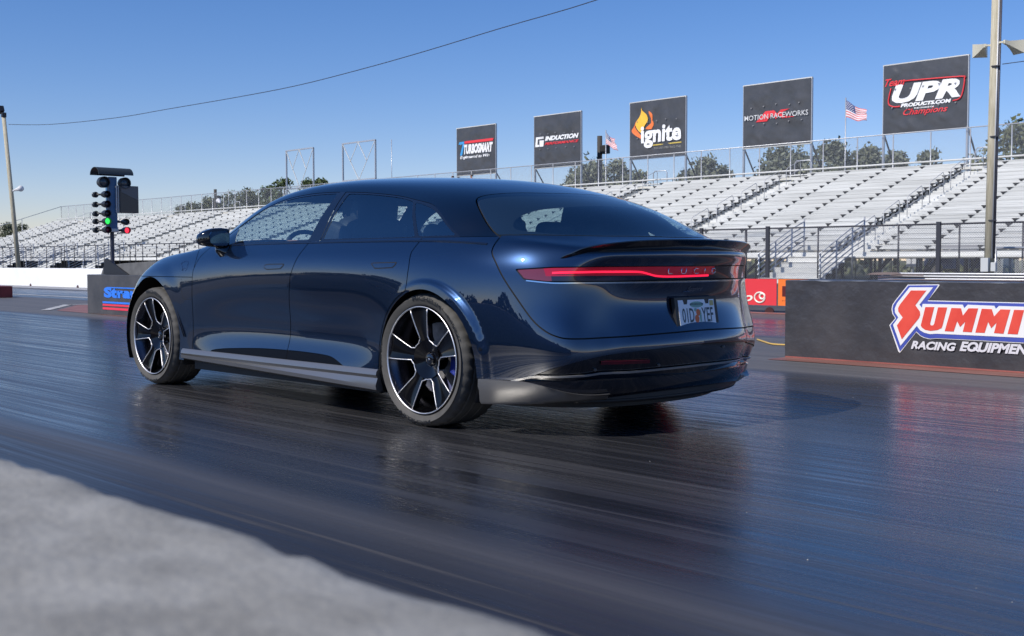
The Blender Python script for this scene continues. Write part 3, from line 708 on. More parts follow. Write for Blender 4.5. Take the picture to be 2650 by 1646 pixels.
def art_g(r, f, u0, u1, z0, z1):
    W_ = u1-u0; H_ = z1-z0; U = lambda a: u0+a*W_; Z = lambda a: z0+a*H_
    q = lambda pts: [(U(a), Z(c)) for a, c in spline(pts, 4)]
    poly(r, f, 'flame_outer', [q([(.23,.34),(.08,.44),(.04,.52),(.12,.60),(.13,.68),(.10,.57),(.22,.40),(.23,.34)]), q([(.40,.50),(.44,.60),(.38,.72),(.36,.82),(.42,.75),(.40,.62),(.30,.52),(.40,.50)])], mat('flame_orange_red', (.85,.20,.05), .5))
    poly(r, f, 'flame_inner', [q([(.22,.90),(.20,.76),(.12,.64),(.14,.54),(.24,.44),(.28,.56),(.34,.66),(.32,.76),(.24,.84),(.22,.90)])], mat('flame_yellow', (.90,.50,.05), .5), (.012,.02))
    words(r, f, 'lettering', [('ignite', (U(.22),Z(.17),U(.94),Z(.56)), dict(bold=.035))], bw, .03)
    poly(r, f, 'logo_underline', [[(U(.42),Z(.205)),(U(.94),Z(.215)),(U(.94),Z(.235)),(U(.42),Z(.225))]], mat('line_gold', (.6,.45,.10), .5))
    words(r, f, 'small_lettering', [('THE UNTAMED RACE FUEL', (U(.45),Z(.14),U(.94),Z(.175)), {})], mat('banner_grey', (.30,.30,.28), .5))
def art_m(r, f, u0, u1, z0, z1):
    W_ = u1-u0; H_ = z1-z0; U = lambda a: u0+a*W_; Z = lambda a: z0+a*H_
    poly(r, f, 'logo_mark', [[(U(.20),Z(.40)),(U(.34),Z(.56)),(U(.47),Z(.56)),(U(.52),Z(.50)),(U(.58),Z(.56)),(U(.70),Z(.56)),(U(.60),Z(.52)),(U(.62),Z(.46)),(U(.78),Z(.43)),(U(.60),Z(.42)),(U(.55),Z(.47)),(U(.50),Z(.42)),(U(.44),Z(.50)),(U(.36),Z(.40))]], brd)
    words(r, f, 'lettering', [('MOTION RACEWORKS', (U(.03),Z(.435),U(.97),Z(.515)), dict(bold=.005))], mat('banner_light_grey', (.62,.62,.62), .5), .045)
def art_u(r, f, u0, u1, z0, z1):
    W_ = u1-u0; H_ = z1-z0; U = lambda a: u0+a*W_; Z = lambda a: z0+a*H_
    b = MB(); pts = [(.26,.745),(.92,.715),(.965,.68),(.965,.60),(.93,.42),(.84,.385)]
    b.tube([f(U(a), Z(c), .01) for a, c in spline(pts, 4)], .035, 6); b.tube([f(U(a), Z(c), .01) for a, c in spline([(.10,.66),(.07,.50),(.08,.42),(.14,.385),(.22,.38)], 4)], .035, 6)
    child(b.build('logo_border', brd, smooth=True), r)
    words(r, f, 'lettering', [('UPR', (U(.11),Z(.43),U(.93),Z(.70)), dict(shear=.25, bold=.05)), ('PRODUCTS.COM', (U(.22),Z(.365),U(.82),Z(.42)), dict(shear=.25, bold=.06)), ('THE CHOICE OF', (U(.38),Z(.325),U(.62),Z(.345)), dict(bold=.04))], bw)
    words(r, f, 'red_lettering', [('Champions', (U(.25),Z(.22),U(.78),Z(.335)), dict(shear=.4, bold=.01)), ('Team', (U(.02),Z(.69),U(.27),Z(.80)), dict(shear=.5, bold=.02))], brd)
banner(23.2, 18.95, 7.13, 10.49, 'rightmost advert board above the stand, with big white letters in a red border', art_u)
banner(31.45, 27.26, 7.01, 10.40, 'advert board above the stand with grey lettering across a red mark', art_m)
banner(39.5, 35.4, 6.93, 10.27, 'advert board with an orange flame above big white lettering', art_g)
banner(47.55, 43.5, 6.87, 10.19, 'advert board with white slanted lettering over a red line of text', art_i)
banner(55.12, 51.24, 6.80, 10.06, 'leftmost advert board, with a red bar above white slanted lettering', art_t)
banner(68.6, 64.45, 7.12, 10.02, 'empty board frame nearer the car roof, right one of the two', None, False)
banner(76.5, 72.6, 6.85, 10.02, 'empty board frame above the trees, left one of the two', None, False)
# ---- flags ----
def flag(px, pytop, pybot, corners, D, label, bend):
    y = YD(D); t = at(px, pytop, 1, y); g = at(px, pybot, 1, y)
    root = empty('flag_pole', (t.x, y, 0)); tag(root, label, 'flag', 'flags on poles above the stand')
    b = MB(); b.tube([(t.x, y, 0), (t.x, y, t.z+.1)], .03, 8); child(b.build('pole', M['galv'], smooth=True), root)
    # cloth grid between the four corners (hoist top, hoist bottom, fly bottom, fly top)
    P = [at(a, c, 1, y) for a, c in corners]; nu, nv = 26, 13; V = []; F = []; mi = []
    for i in range(nu+1):
        for j in range(nv+1):
            u, v = i/nu, j/nv
            top = P[0].lerp(P[3], u); bot = P[1].lerp(P[2], u); q = top.lerp(bot, v)
            q = q + Vector((0, .16*math.sin(u*7+v*2)*u + .05*math.sin(v*9)*u, -bend*math.sin(u*math.pi)*.25 + .03*math.sin(u*9)))
            V.append(tuple(q))
    for i in range(nu):
        for j in range(nv):
            F.append((i*(nv+1)+j, (i+1)*(nv+1)+j, (i+1)*(nv+1)+j+1, i*(nv+1)+j+1)); mi.append((0 if i < nu*.4 and j < 7 else (1 if j % 2 == 0 else 2)))
    cl = mesh_obj('cloth', V, F, [mat('flag_blue', (.09,.11,.25), .8), mat('flag_red', (.62,.16,.16), .8), mat('flag_white', (.75,.72,.74), .8)], None, True)
    cl.data.polygons.foreach_set('material_index', mi); child(cl, root)
    b = MB()
    for i in range(1, 10):
        for j in range(1, 7):
            if (i+j) % 2: 
                v = Vector(V[i*(nv+1)+j]); b.box(v+Vector((0,.01,0)), (.03,.02,.03)); b.box(v+Vector((0,-.01,0)), (.03,.02,.03))
    child(b.build('flag_star', mat('flag_star_white', (.8,.8,.8), .8)), cl)
flag(1568, 341, 520, [(1568,342),(1568,371),(1603,391),(1594,362)], 53.5, 'small drooping flag of stars and stripes beside the dark utility pole', .3)
flag(2189, 258, 425, [(2189,259),(2189,303),(2246,313),(2247,286)], 53.5, 'flag of stars and stripes flying between the two right hand boards', .3)
# ---- poles ----
wood = noisy('weathered_pole_wood', (.36,.32,.22), (.55,.50,.38), 3, .85, .4, detail=8, stretch=(6,6,.5), bscale=8)
def loft_pole(mb, a, c, r0, r1, n=14): mb.tube([a, Vector(a).lerp(Vector(c), .5), c], [r0, (r0+r1)/2, r1], n)
def right_pole():
    y = YD(33); a = at(2559, 720, 1, y); t = at(2580, -60, 1, y); a.z = 0; root = empty('utility_pole', tuple(a)); tag(root, 'thick weathered wooden pole with conduits and two horn loudspeakers on the right', 'pole')
    b = MB(); loft_pole(b, a, t, .145, .125); child(b.build('pole_shaft', wood, smooth=True), root)
    cn = MB(); 
    for k, (dx, r, ) in enumerate(((-.115, .024), (-.160, .030))):
        b = MB(); b.tube([(a.x+dx, y+.10-.05*k, .9), (t.x+dx, y+.08-.05*k, t.z)], r, 8); child(b.build('conduit', mat('conduit_pale', (.55,.55,.55), .5, .3) if k == 0 else mat('conduit_dark', (.06,.06,.08), .5), smooth=True), root)
    for z in (2.0, 4.4, 6.4):
        b = MB(); b.box((a.x-.12, y+.11, z), (.2, .12, .03)); child(b.build('conduit_strap', M['steel_dark']), root)
    b = MB(); b.box((a.x+.02, y+.22, .72), (.22, .14, .40)); b.box((a.x-.22, y+.20, .66), (.14, .12, .26)); child(b.build('meter_box', mat('box_grey', (.55,.56,.55), .5), bevel=.01), root)
    for s, px in ((1, 2549), (-1, 2598)):
        m0 = at(px, 118 if s == 1 else 108, 1, y+.1); e = at(2536 if s == 1 else 2640, 132 if s == 1 else 122, 1, y-.45)
        ax = (e-m0).normalized(); sd = ax.cross(Vector((0,0,1))).normalized(); up = sd.cross(ax)
        b = MB(); V = []; F = []; L = (e-m0).length
        pr = [(0,.05,.05),(.25,.07,.06),(.55,.13,.11),(.85,.22,.17),(1.0,.28,.20)]
        pr2 = [(t_, w*.9, h*.9) for t_, w, h in pr[::-1]]
        for t_, w, h in pr+pr2:
            for i, j in ((-1,-1),(1,-1),(1,1),(-1,1)): V.append(m0 + ax*L*t_ + sd*w*i*.75 + up*h*j)
        n = len(pr+pr2)
        for q in range(n-1):
            for k in range(4): F.append((q*4+k, q*4+(k+1) % 4, (q+1)*4+(k+1) % 4, (q+1)*4+k))
        F += [(0,1,2,3)]
        b.add(V, F); b.bar(m0, Vector((a.x, y, m0.z)), .05)
        child(b.build('horn_loudspeaker', mat('horn_cream', (.62,.58,.45), .5), angle=30), root)
    c0 = at(2594, 166, 1, y); b = MB(); b.tube([c0, c0+Vector((-6, 0, .05)), c0+Vector((-14, 0, .3))], .012, 5); child(b.build('wire', M['steel_dark']), root)
    return t
RT = right_pole()
def left_pole():
    y = YD(33); a = at(50, 705, 1, y); t = at(9, 296, 1, y); a.z = 0; root = empty('utility_pole', tuple(a)); tag(root, 'leaning wooden pole with a floodlight on top at the left edge', 'pole')
    b = MB(); loft_pole(b, a, t, .17, .14); child(b.build('pole_shaft', wood, smooth=True), root)
    b = MB(); b.box(t+Vector((.25,.1,.35)), (.5,.35,.45), Matrix.Rotation(R(25),3,'Y')); b.bar(t+Vector((-.15,0,-.3)), t+Vector((.2,0,.2)), .14); b.box(t+Vector((-.05,0,-.05)), (.3,.3,.35)); child(b.build('floodlight', mat('flood_black', (.02,.02,.025), .5), bevel=.03), root)
    h = at(38, 492, 1, y); e = at(54, 488, 1, y+.2)
    b = MB(); b.tube([h, h.lerp(e, .55), e], [.08,.13,.22], 12); b.bar(h, h+Vector((.3,0,-.05)), .1); child(b.build('horn_loudspeaker', mat('horn_white', (.75,.75,.76), .5), smooth=True), root)
    # overhead cable to the right pole
    pts = [at(px, py, 1, y) for px, py in ((22,322),(130,322),(300,305),(436,282),(600,254),(762,223),(925,182),(1089,136),(1300,72),(1544,0),(1900,-130))]
    P = spline([tuple(p_) for p_ in pts], 4); b = MB(); b.tube(P, .019, 5)
    o = b.build('overhead_cable', M['steel_dark'], smooth=True); tag(o, 'thin dark overhead cable sagging across the sky', 'cable')
left_pole()
def far_pole(px, pt, pb, D, r, label, horn=None):
    y = YD(D); t = at(px, pt, 1, y); root = empty('utility_pole', (t.x, y, 0)); tag(root, label, 'pole')
    b = MB(); b.tube([(t.x, y, 0), t], r, 10); child(b.build('pole_shaft', mat('dark_pole', (.06,.055,.05), .8), smooth=True), root)
    b = MB(); b.box(t+Vector((-.45, 0, -.9)), (.55,.4,.55)); b.bar(t+Vector((0,0,-.9)), t+Vector((-.4,0,-.9)), .08); child(b.build('pole_box', mat('box_black', (.02,.02,.02), .6), bevel=.05), root)
    if horn:
        h = at(*horn, 1, y+.3); b = MB(); b.tube([h+Vector((.25,0,.1)), h, h+Vector((-.25,.1,-.12))], [.25,.18,.05], 10); child(b.build('horn_loudspeaker', mat('horn_white2', (.75,.75,.76), .5)), root)
far_pole(1552, 352, 520, 56, .17, 'dark utility pole behind the stand beside the small flag')
far_pole(557, 490, 545, 56, .14, 'short dark pole with a white horn rising behind the far stand', (568, 522))
for k, (px, pt) in enumerate(((1013, 361), (591, 489))):
    y = YD(53.6); t = at(px, pt, 1, y); b = MB(); b.tube([(t.x, y, 4.5), t], .028, 6); o = b.build('antenna_mast', M['galv'], smooth=True)
    tag(o, ['thin bare mast rising right of the empty frames above the car roof', 'thin short mast on the fence left of the tall pine tree'][k], 'mast')
# gate panel at the right edge
y = YD(34); root = empty('gate', (7.5, y, 0)); tag(root, 'galvanised mesh gate right of the wooden pole at the right edge', 'gate')
g0 = at(2577, 640, 1, y); b = MB(); b.tube([(g0.x, y, 0), (g0.x, y, g0.z)], .04, 8); b.tube([(g0.x, y, g0.z-.02), (g0.x-4, y, g0.z-.02)], .035, 8); b.tube([(g0.x-2.6, y, 0), (g0.x-2.6, y, g0.z)], .04, 8); child(b.build('gate_frame', M['galv'], smooth=True), root)
o = mesh_obj('gate_mesh', [(g0.x, y+.02, .1), (g0.x-4, y+.02, .1), (g0.x-4, y+.02, g0.z-.35), (g0.x, y+.02, g0.z-.35)], [(0,1,2,3)], chain_mat('gate_wire', (.45,.46,.44), .07, .26)); child(o, root)
# ---- parked suv seen under the stand ----
def parked_suv():
    c = at(2505, 700, 1, YD(62)); root = empty('parked_car', (c.x, YD(62), 0)); tag(root, 'dark blue car parked behind the stand, seen under the benches', 'car')
    X, Y = c.x, YD(62); dark = mat('suv_blue', (.02,.035,.09), .3, .3, .6)
    b = MB(); prof = [(2.1,.35),(2.15,.75),(2.0,.98),(1.0,1.08),(.45,1.55),(-1.4,1.62),(-2.1,1.1),(-2.15,.4)]
    b.prism(prof, lambda u, v, w: Vector((X+u, Y+w, v)), (-.85, .85)); child(b.build('suv_body', dark, bevel=.05), root)
    b = MB(); b.prism([(.9,1.12),(.45,1.5),(-1.3,1.55),(-1.8,1.15)], lambda u, v, w: Vector((X+u, Y+w, v)), (-.87, .87)); child(b.build('side_glass', M['gloss_black']), root)
    for x in (1.35, -1.35):
        for s in (1, -1):
            b = MB(); b.tube([(X+x, Y+.86*s, .34), (X+x, Y+.66*s, .34)], .34, 20); b2 = b.build('suv_wheel', M['tyre'], angle=40); child(b2, root)
    for s in (1, -1):
        b = MB(); b.box((X+2.1, Y+.6*s, .85), (.12,.35,.14)); child(b.build('headlight', mat('headlight_clear', (.8,.82,.85), .1, .5), bevel=.02), root)
parked_suv()
# ---- trees ----
leafm = {}
def leaf_mat(name, c1, c2):
    m = noisy(name, c1, c2, 1.4, .75, 0, detail=4); return m
LM = [leaf_mat('olive_foliage', (.085,.10,.045), (.17,.18,.085)), leaf_mat('grey_green_foliage', (.12,.135,.085), (.22,.235,.155)), leaf_mat('pine_foliage', (.045,.075,.025), (.115,.15,.055))]
bark = noisy('bark', (.07,.055,.04), (.13,.11,.09), 6, .9, .3, stretch=(4,4,.6))
def tree(x, y, h, w, seed, kind, label, group, clumps=26, leaves=70, base=.35, lsize=.22):
    rnd = random.Random(seed); root = empty('tree' if kind != 2 else 'pine_tree', (x, y, 0)); tag(root, label, 'tree', group)
    b = MB(); hh = h*.85
    b.tube([(x, y, 0), (x+rnd.uniform(-.2,.2), y, h*.4), (x+rnd.uniform(-.4,.4), y, hh)], [h*.022+.08, h*.016+.05, .03], 8)
    cl = []
    for k in range(clumps):
        t = rnd.uniform(base, 1.0); rr = w/2*(math.sin(min(1, (1-t)/(1-base)*.9+.12)*math.pi*.55)); a = rnd.uniform(0, 2*math.pi)
        q = rnd.uniform(.25, 1)**.6
        c = Vector((x+rr*q*math.cos(a), y+rr*q*math.sin(a), h*t)); cl.append((c, rnd.uniform(.6, 1.0)*w*.16+.2))
    cl.append((Vector((x, y, h*.97)), w*.12+.1))
    for c, r in cl[::2]:
        b.tube([(x, y, max(h*.25, c.z-abs(c.x-x)*.7-.4)), c], [.05, .015], 5)
    child(b.build('trunk', bark, smooth=True), root)
    V = []; F = []
    for c, r in cl:
        for q in range(leaves):
            d = Vector((rnd.gauss(0, 1), rnd.gauss(0, 1), rnd.gauss(0, .75))); d = d.normalized()*r*rnd.uniform(.35, 1.15)
            p_ = c + d; s = lsize*rnd.uniform(.5, 1.2); u = Vector((rnd.gauss(0,1), rnd.gauss(0,1), rnd.gauss(0,1))).normalized(); v = u.cross(Vector((rnd.gauss(0,1), rnd.gauss(0,1), rnd.gauss(0,1)))).normalized()
            k = len(V); V += [p_-u*s, p_+v*s*.55, p_+u*s, p_-v*s*.55]; F.append((k, k+1, k+2, k+3))
    o = mesh_obj('crown', V, F, LM[kind]); child(o, root)
G1_ = 'trees behind the nearer stand'; G2_ = 'trees behind the far stand'
def tp(px, ptop, D): q = at(px, ptop, 1, YD(D)); return q.x, YD(D), q.z
spec = [ # px, top, D, width, kind, label
 (1535, 426, 74, 6.5, 1, 'round olive tree behind the dark utility pole', G1_), (1597, 421, 74, 5.0, 1, 'open tufted tree right of the dark utility pole', G1_), (1500, 446, 76, 5, 1, 'low shrubby tree left of the dark utility pole', G1_), (1645, 455, 76, 5, 0, 'low tree top just left of the flame advert legs', G1_),
 (1826, 417, 78, 4.6, 1, 'small rounded tree between the flame board and the grey lettered board', G1_), (1780, 446, 80, 4.5, 1, 'faint low bush top right of the flame board', G1_), (1866, 440, 80, 3.5, 1, 'tiny treetop just left of the grey lettered board', G1_),
 (2022, 386, 76, 6.2, 1, 'broad rounded tree below the grey lettered board', G1_), (2062, 408, 78, 4.5, 1, 'smaller tree under the right leg of the grey lettered board', G1_), (2145, 380, 76, 5.8, 1, 'loose crowned tree left of the flying flag', G1_), (2185, 402, 78, 3.5, 1, 'thin twiggy treetop right under the flying flag', G1_), (2247, 399, 80, 4.8, 1, 'low round tree between the flag and the rightmost board', G1_), (2325, 405, 84, 5, 1, 'treetop peeking over under the rightmost board', G1_), (2405, 402, 84, 4.5, 1, 'small treetop right under the rightmost board', G1_),
 (2632, 338, 72, 8, 0, 'dense dark tree at the right edge behind the wooden pole', G1_), (2690, 345, 74, 8, 0, 'tree beyond the right edge of the picture', G1_),
 (738, 464, 92, 6.0, 2, 'tall dark pine rising left of the left empty frame', G2_), (694, 488, 92, 5.2, 2, 'shorter dark pine joined to the left of the tall one', G2_), (800, 470, 92, 5.5, 2, 'dark pine top between the two empty frames', G2_), (832, 469, 96, 5, 2, 'dark pine just above the car roof', G2_),
 (640, 497, 96, 7.5, 0, 'rounded olive tree with a dark cap behind the fence', G2_), (590, 508, 98, 7.5, 0, 'olive tree right of the short pole with the white horn', G2_), (545, 522, 98, 7, 0, 'olive tree behind the short pole with the white horn', G2_), (500, 531, 100, 7, 0, 'low olive tree second from the left of the row', G2_), (470, 538, 102, 6, 0, 'lowest olive tree at the left end of the row', G2_), (700, 512, 98, 8, 0, 'olive tree filling the fence below the pines', G2_), (665, 515, 99, 7, 0, 'olive tree between the pines and the capped tree', G2_),
 (20, 584, 120, 8, 1, 'grey green tree left of the leaning pole', 'trees beyond the left end'), (58, 586, 122, 7, 1, 'grey green tree behind the leaning pole', 'trees beyond the left end'), (-20, 590, 122, 8, 1, 'grey green tree beyond the left edge', 'trees beyond the left end')]
for k, (px, pt, D, w_, kd, lb, gp) in enumerate(spec):
    if px < 0 or px > 2650: continue
    x, y, z = tp(px, pt, D); tree(x, y, z, w_*.88, 40+k, kd, lb, gp, clumps=46, leaves=90, base=.25 if kd != 1 else .38, lsize=.21 if D < 90 else .27)
# scrub and litter behind the stand, seen below the benches
rnd = random.Random(9); V = []; F = []
for k in range(9000):
    x = rnd.uniform(-12, 130); y = rnd.uniform(-66, -55); z = rnd.uniform(0, 1.3)*rnd.random(); s = rnd.uniform(.08, .3)
    u = Vector((rnd.gauss(0,1), rnd.gauss(0,1), rnd.gauss(0,1))).normalized(); v = u.cross(Vector((0,.3,1))).normalized(); p_ = Vector((x, y, z)); q = len(V)
    V += [p_-u*s, p_+v*s*.5, p_+u*s, p_-v*s*.5]; F.append((q, q+1, q+2, q+3))
o = mesh_obj('scrub', V, F, LM[0]); o['kind'] = 'stuff'; tag(o, 'low green scrub growing behind the stands', 'scrub')
# small white stand of leaflets (a box on legs) behind the fence
w0 = at(2362, 695, 1, YD(58)); b = MB(); b.box((w0.x, w0.y, .75), (.55,.4,.5)); b.box((w0.x, w0.y, .3), (.1,.1,.5)); o = b.build('utility_box', mat('box_white', (.7,.72,.75), .5), bevel=.02); tag(o, 'small white utility box behind the stand seen under the benches', 'box')
# ================= THE CAR: base surface =================
# car frame = world frame: x forward (rear axle 0, front axle 2.96), y left, z up
FR = [0, .14, .29, .46, .62, .78, .90, 1.0]
# station: x offsets are per row; columns: (x shift, y) for rows 0..7, top z
SIDE = [
 # x, z0, ztop, y rows
 (-.835, .20, .905, (.735,.765,.785,.785,.775,.765,.750,.715)),
 (-.66, .20, .945, (.845,.865,.883,.888,.885,.875,.850,.800)),
 (-.42, .20, .972, (.915,.935,.948,.952,.950,.938,.905,.845)),
 (-.15, .20, .985, (.93,.955,.968,.975,.973,.958,.925,.868)),
 (.15, .19, .986, (.925,.955,.965,.968,.968,.960,.932,.880)),
 (.50, .19, .984, (.962,.950,.933,.942,.957,.960,.936,.885)),
 (.95, .19, .981, (.966,.950,.923,.933,.950,.956,.936,.887)),
 (1.40, .19, .979, (.966,.949,.920,.929,.949,.955,.935,.887)),
 (1.85, .19, .975, (.966,.948,.923,.932,.951,.954,.933,.884)),
 (2.20, .19, .962, (.963,.950,.934,.943,.956,.954,.932,.880)),
 (2.55, .20, .935, (.950,.952,.955,.960,.963,.957,.930,.865)),
 (2.87, .20, .905, (.935,.957,.965,.968,.967,.955,.920,.845)),
 (3.15, .20, .865, (.92,.945,.952,.955,.950,.930,.89,.815)),
 (3.42, .20, .785, (.865,.89,.895,.893,.885,.862,.820,.750)),
 (3.60, .20, .700, (.76,.79,.80,.80,.79,.765,.725,.665)),
]
XSH0 = (0.02,-.03,-.06,-.045,-.015,-.005,-.005,-.005)      # tail corner rows lean
XSHN = (-.03,.01,.03,.03,.01,-.02,-.05,-.08)               # nose corner rows lean
TOP = [
 [(-.92,.63,.915),(-.975,.53,.92),(-1.02,.43,.922),(-1.055,.31,.924),(-1.08,.16,.925),(-1.085,0,.925)],
 [(-.70,.73,.965),(-.755,.64,.972),(-.81,.53,.978),(-.86,.38,.98),(-.90,.19,.982),(-.91,0,.982)],
 [(-.455,.775,1.012),(-.50,.69,1.045),(-.55,.56,1.078),(-.60,.39,1.105),(-.64,.195,1.12),(-.65,0,1.124)],
 [(-.17,.81,1.065),(-.20,.72,1.135),(-.235,.585,1.19),(-.265,.40,1.222),(-.28,.2,1.238),(-.285,0,1.243)],
 [(.145,.81,1.095),(.135,.715,1.20),(.12,.575,1.268),(.11,.40,1.302),(.10,.2,1.320),(.10,0,1.326)],
 [(.50,.80,1.120),(.50,.685,1.245),(.50,.565,1.310),(.50,.40,1.343),(.50,.2,1.362),(.50,0,1.368)],
 [(.95,.79,1.140),(.95,.665,1.285),(.95,.55,1.343),(.95,.40,1.370),(.95,.2,1.389),(.95,0,1.396)],
 [(1.40,.79,1.145),(1.40,.665,1.292),(1.40,.55,1.350),(1.40,.40,1.378),(1.40,.2,1.398),(1.40,0,1.405)],
 [(1.85,.79,1.115),(1.85,.68,1.236),(1.85,.565,1.300),(1.86,.40,1.335),(1.88,.2,1.355),(1.89,0,1.362)],
 [(2.20,.80,1.035),(2.20,.715,1.100),(2.205,.62,1.165),(2.23,.42,1.225),(2.26,.2,1.250),(2.27,0,1.256)],
 [(2.55,.79,.955),(2.545,.71,.975),(2.55,.61,1.02),(2.60,.42,1.07),(2.64,.2,1.095),(2.65,0,1.10)],
 [(2.87,.76,.928),(2.88,.67,.932),(2.89,.56,.930),(2.91,.40,.935),(2.93,.2,.945),(2.94,0,.948)],
 [(3.16,.735,.893),(3.17,.64,.897),(3.18,.53,.892),(3.20,.38,.890),(3.21,.19,.892),(3.22,0,.893)],
 [(3.44,.68,.812),(3.46,.59,.818),(3.48,.49,.820),(3.50,.35,.820),(3.52,.17,.822),(3.53,0,.822)],
 [(3.60,.60,.715),(3.66,.52,.722),(3.70,.43,.727),(3.735,.31,.730),(3.76,.155,.732),(3.77,0,.732)],
]
REARX = (-1.03,-1.085,-1.125,-1.105,-1.045,-1.075,-1.092,-1.085)
REARZ = (.225,.32,.43,.52,.655,.775,.86,.925)
NOSEX = (3.74,3.80,3.83,3.84,3.84,3.83,3.81,3.77)
def build_cage():
    V = []; idx = {}
    def add(key, p):
        if key not in idx: idx[key] = len(V); V.append(list(p))
        return idx[key]
    ni = len(SIDE)
    for i, (x, z0, z1, ys) in enumerate(SIDE):
        for k in range(8):
            xs = x
            if i == 0: xs += XSH0[k]
            if i == 1: xs += XSH0[k]*.5
            if i == ni-1: xs += XSHN[k]
            if i == ni-2: xs += XSHN[k]*.5
            add(('S', i, k), (xs, ys[k], z0 + (z1-z0)*FR[k]))
        for c in range(6): add(('T', i, c+1), TOP[i][c])
    yc = (0, .63, .53, .43, .31, .16, 0)
    off = (0, .165, .11, .065, .03, .006, 0)
    for k in range(7):
        for c in range(1, 7):
            f = (c/6.0)
            zc = SIDE[0][1] + (SIDE[0][2]-SIDE[0][1])*FR[k]
            z = REARZ[k] if c > 1 else (REARZ[k]+zc)/2
            o_ = off[c]
            if k == 4: o_ *= .75                       # the recess fades to the corner
            add(('R', k, c), (REARX[k] + o_, yc[c], z))
            zn = SIDE[-1][1] + (SIDE[-1][2]-SIDE[-1][1])*FR[k]
            yn = (0,.66,.56,.45,.33,.17,0)[c]; on = (0,.17,.11,.07,.035,.008,0)[c]
            add(('N', k, c), (NOSEX[k]-on, yn, zn))
    def g(t, a, b):
        if t == 'T' and b == 0: return idx[('S', a, 7)]
        if t == 'R' and b == 0: return idx[('S', 0, a)]
        if t == 'N' and b == 0: return idx[('S', ni-1, a)]
        if t == 'R' and a == 7: return g('T', 0, b)
        if t == 'N' and a == 7: return g('T', ni-1, b)
        return idx[(t, a, b)]
    F = []
    for i in range(ni-1):
        for k in range(7): F.append((g('S',i,k), g('S',i,k+1), g('S',i+1,k+1), g('S',i+1,k)))
        for c in range(6): F.append((g('T',i,c), g('T',i,c+1), g('T',i+1,c+1), g('T',i+1,c)))
    for k in range(7):
        for c in range(6):
            F.append((g('R',k,c), g('R',k,c+1), g('R',k+1,c+1), g('R',k+1,c)))
            F.append((g('N',k,c), g('N',k+1,c), g('N',k+1,c+1), g('N',k,c+1)))
    V = np.array(V)
    # mirror
    n = len(V); mid = np.abs(V[:, 1]) < 1e-9; mp = {}; V2 = list(V)
    for i in range(n):
        if mid[i]: mp[i] = i
        else: mp[i] = len(V2); V2.append(V[i]*np.array([1, -1, 1]))
    F2 = F + [tuple(mp[j] for j in f[::-1]) for f in F]
    return np.array(V2), F2
def subdiv(V, F, lv):
    me = bpy.data.meshes.new('tmp'); me.from_pydata([tuple(v) for v in V], [], F); me.update()
    o = bpy.data.objects.new('tmp', me); C.objects.link(o)
    m = o.modifiers.new('s', 'SUBSURF'); m.levels = lv; m.render_levels = lv; m.quality = 3; m.use_limit_surface = True
    dg = bpy.context.evaluated_depsgraph_get(); dg.update(); e = o.evaluated_get(dg); em = e.to_mesh()
    co = np.empty(len(em.vertices)*3); em.vertices.foreach_get('co', co); co = co.reshape(-1, 3)
    fs = [tuple(p.vertices) for p in em.polygons]
    nr = np.empty(len(em.vertices)*3); em.vertices.foreach_get('normal', nr); nr = nr.reshape(-1, 3)
    e.to_mesh_clear(); bpy.data.objects.remove(o); bpy.data.meshes.remove(me)
    return co, fs, nr
def base_surface():
    T, F = build_cage(); P = T.copy()
    for _ in range(6):
        co, _f, _n = subdiv(P, F, 1)
        P = P + (T - co[:len(T)])*.9
    return subdiv(P, F, 4)
BV, BF, BN = base_surface()
# outward normals check
if BN[np.argmax(BV[:, 2])][2] < 0: BF = [f[::-1] for f in BF]; BN = -BN
def ss(a, b, x):
    t = np.clip((x-a)/(b-a), 0, 1); return t*t*(3-2*t)
# ================= THE CAR: cutting the surface into its panels =================
ARC_R = (-.035, .332, .392); ARC_F = (2.975, .345, .418)
half = BV[:, 1] > -1e-5
HF = [f for f in BF if all(half[i] for i in f)]
V0 = BV.copy(); 
# flare swelling round the rear arch, a softer one at the front
side = (V0[:, 1] > .72) & (V0[:, 2] < .86)
def flare(cx, cz, r0, r1, amp, rear):
    r = np.hypot(V0[:, 0]-cx, V0[:, 2]-cz); an = np.arctan2(V0[:, 2]-cz, -(V0[:, 0]-cx))   # 0 = rearwards, pi/2 = up
    f = 1-ss(r0, r1, r)
    w = ss(-1.2, -.3, an)*(1-ss(1.0, 2.3, an)) if rear else ss(.2, 1.2, an)*(1-ss(2.0, 3.0, an))
    V0[side, 1] += (amp*f*w)[side]
flare(-.055, .338, .418, .438, .017, True)
flare(2.96, .35, .45, .56, .008, False)
def recompute_normals(V, F):
    Nn = np.zeros_like(V)
    A = np.array([f if len(f) == 4 else f + (f[-1],) for f in F])
    fn = np.cross(V[A[:, 2]]-V[A[:, 0]], V[A[:, 3]]-V[A[:, 1]])
    for k in range(4): np.add.at(Nn, A[:, k], fn)
    return Nn/np.maximum(np.linalg.norm(Nn, axis=1), 1e-12)[:, None]
BN2 = recompute_normals(V0, BF)
if BN2[np.argmax(V0[:, 2])][2] < 0: BN2 = -BN2
class Surf:
    def __init__(s, V, N): s.V = [np.array(v) for v in V]; s.N = [np.array(n) for n in N]
SF = Surf(V0, BN2)
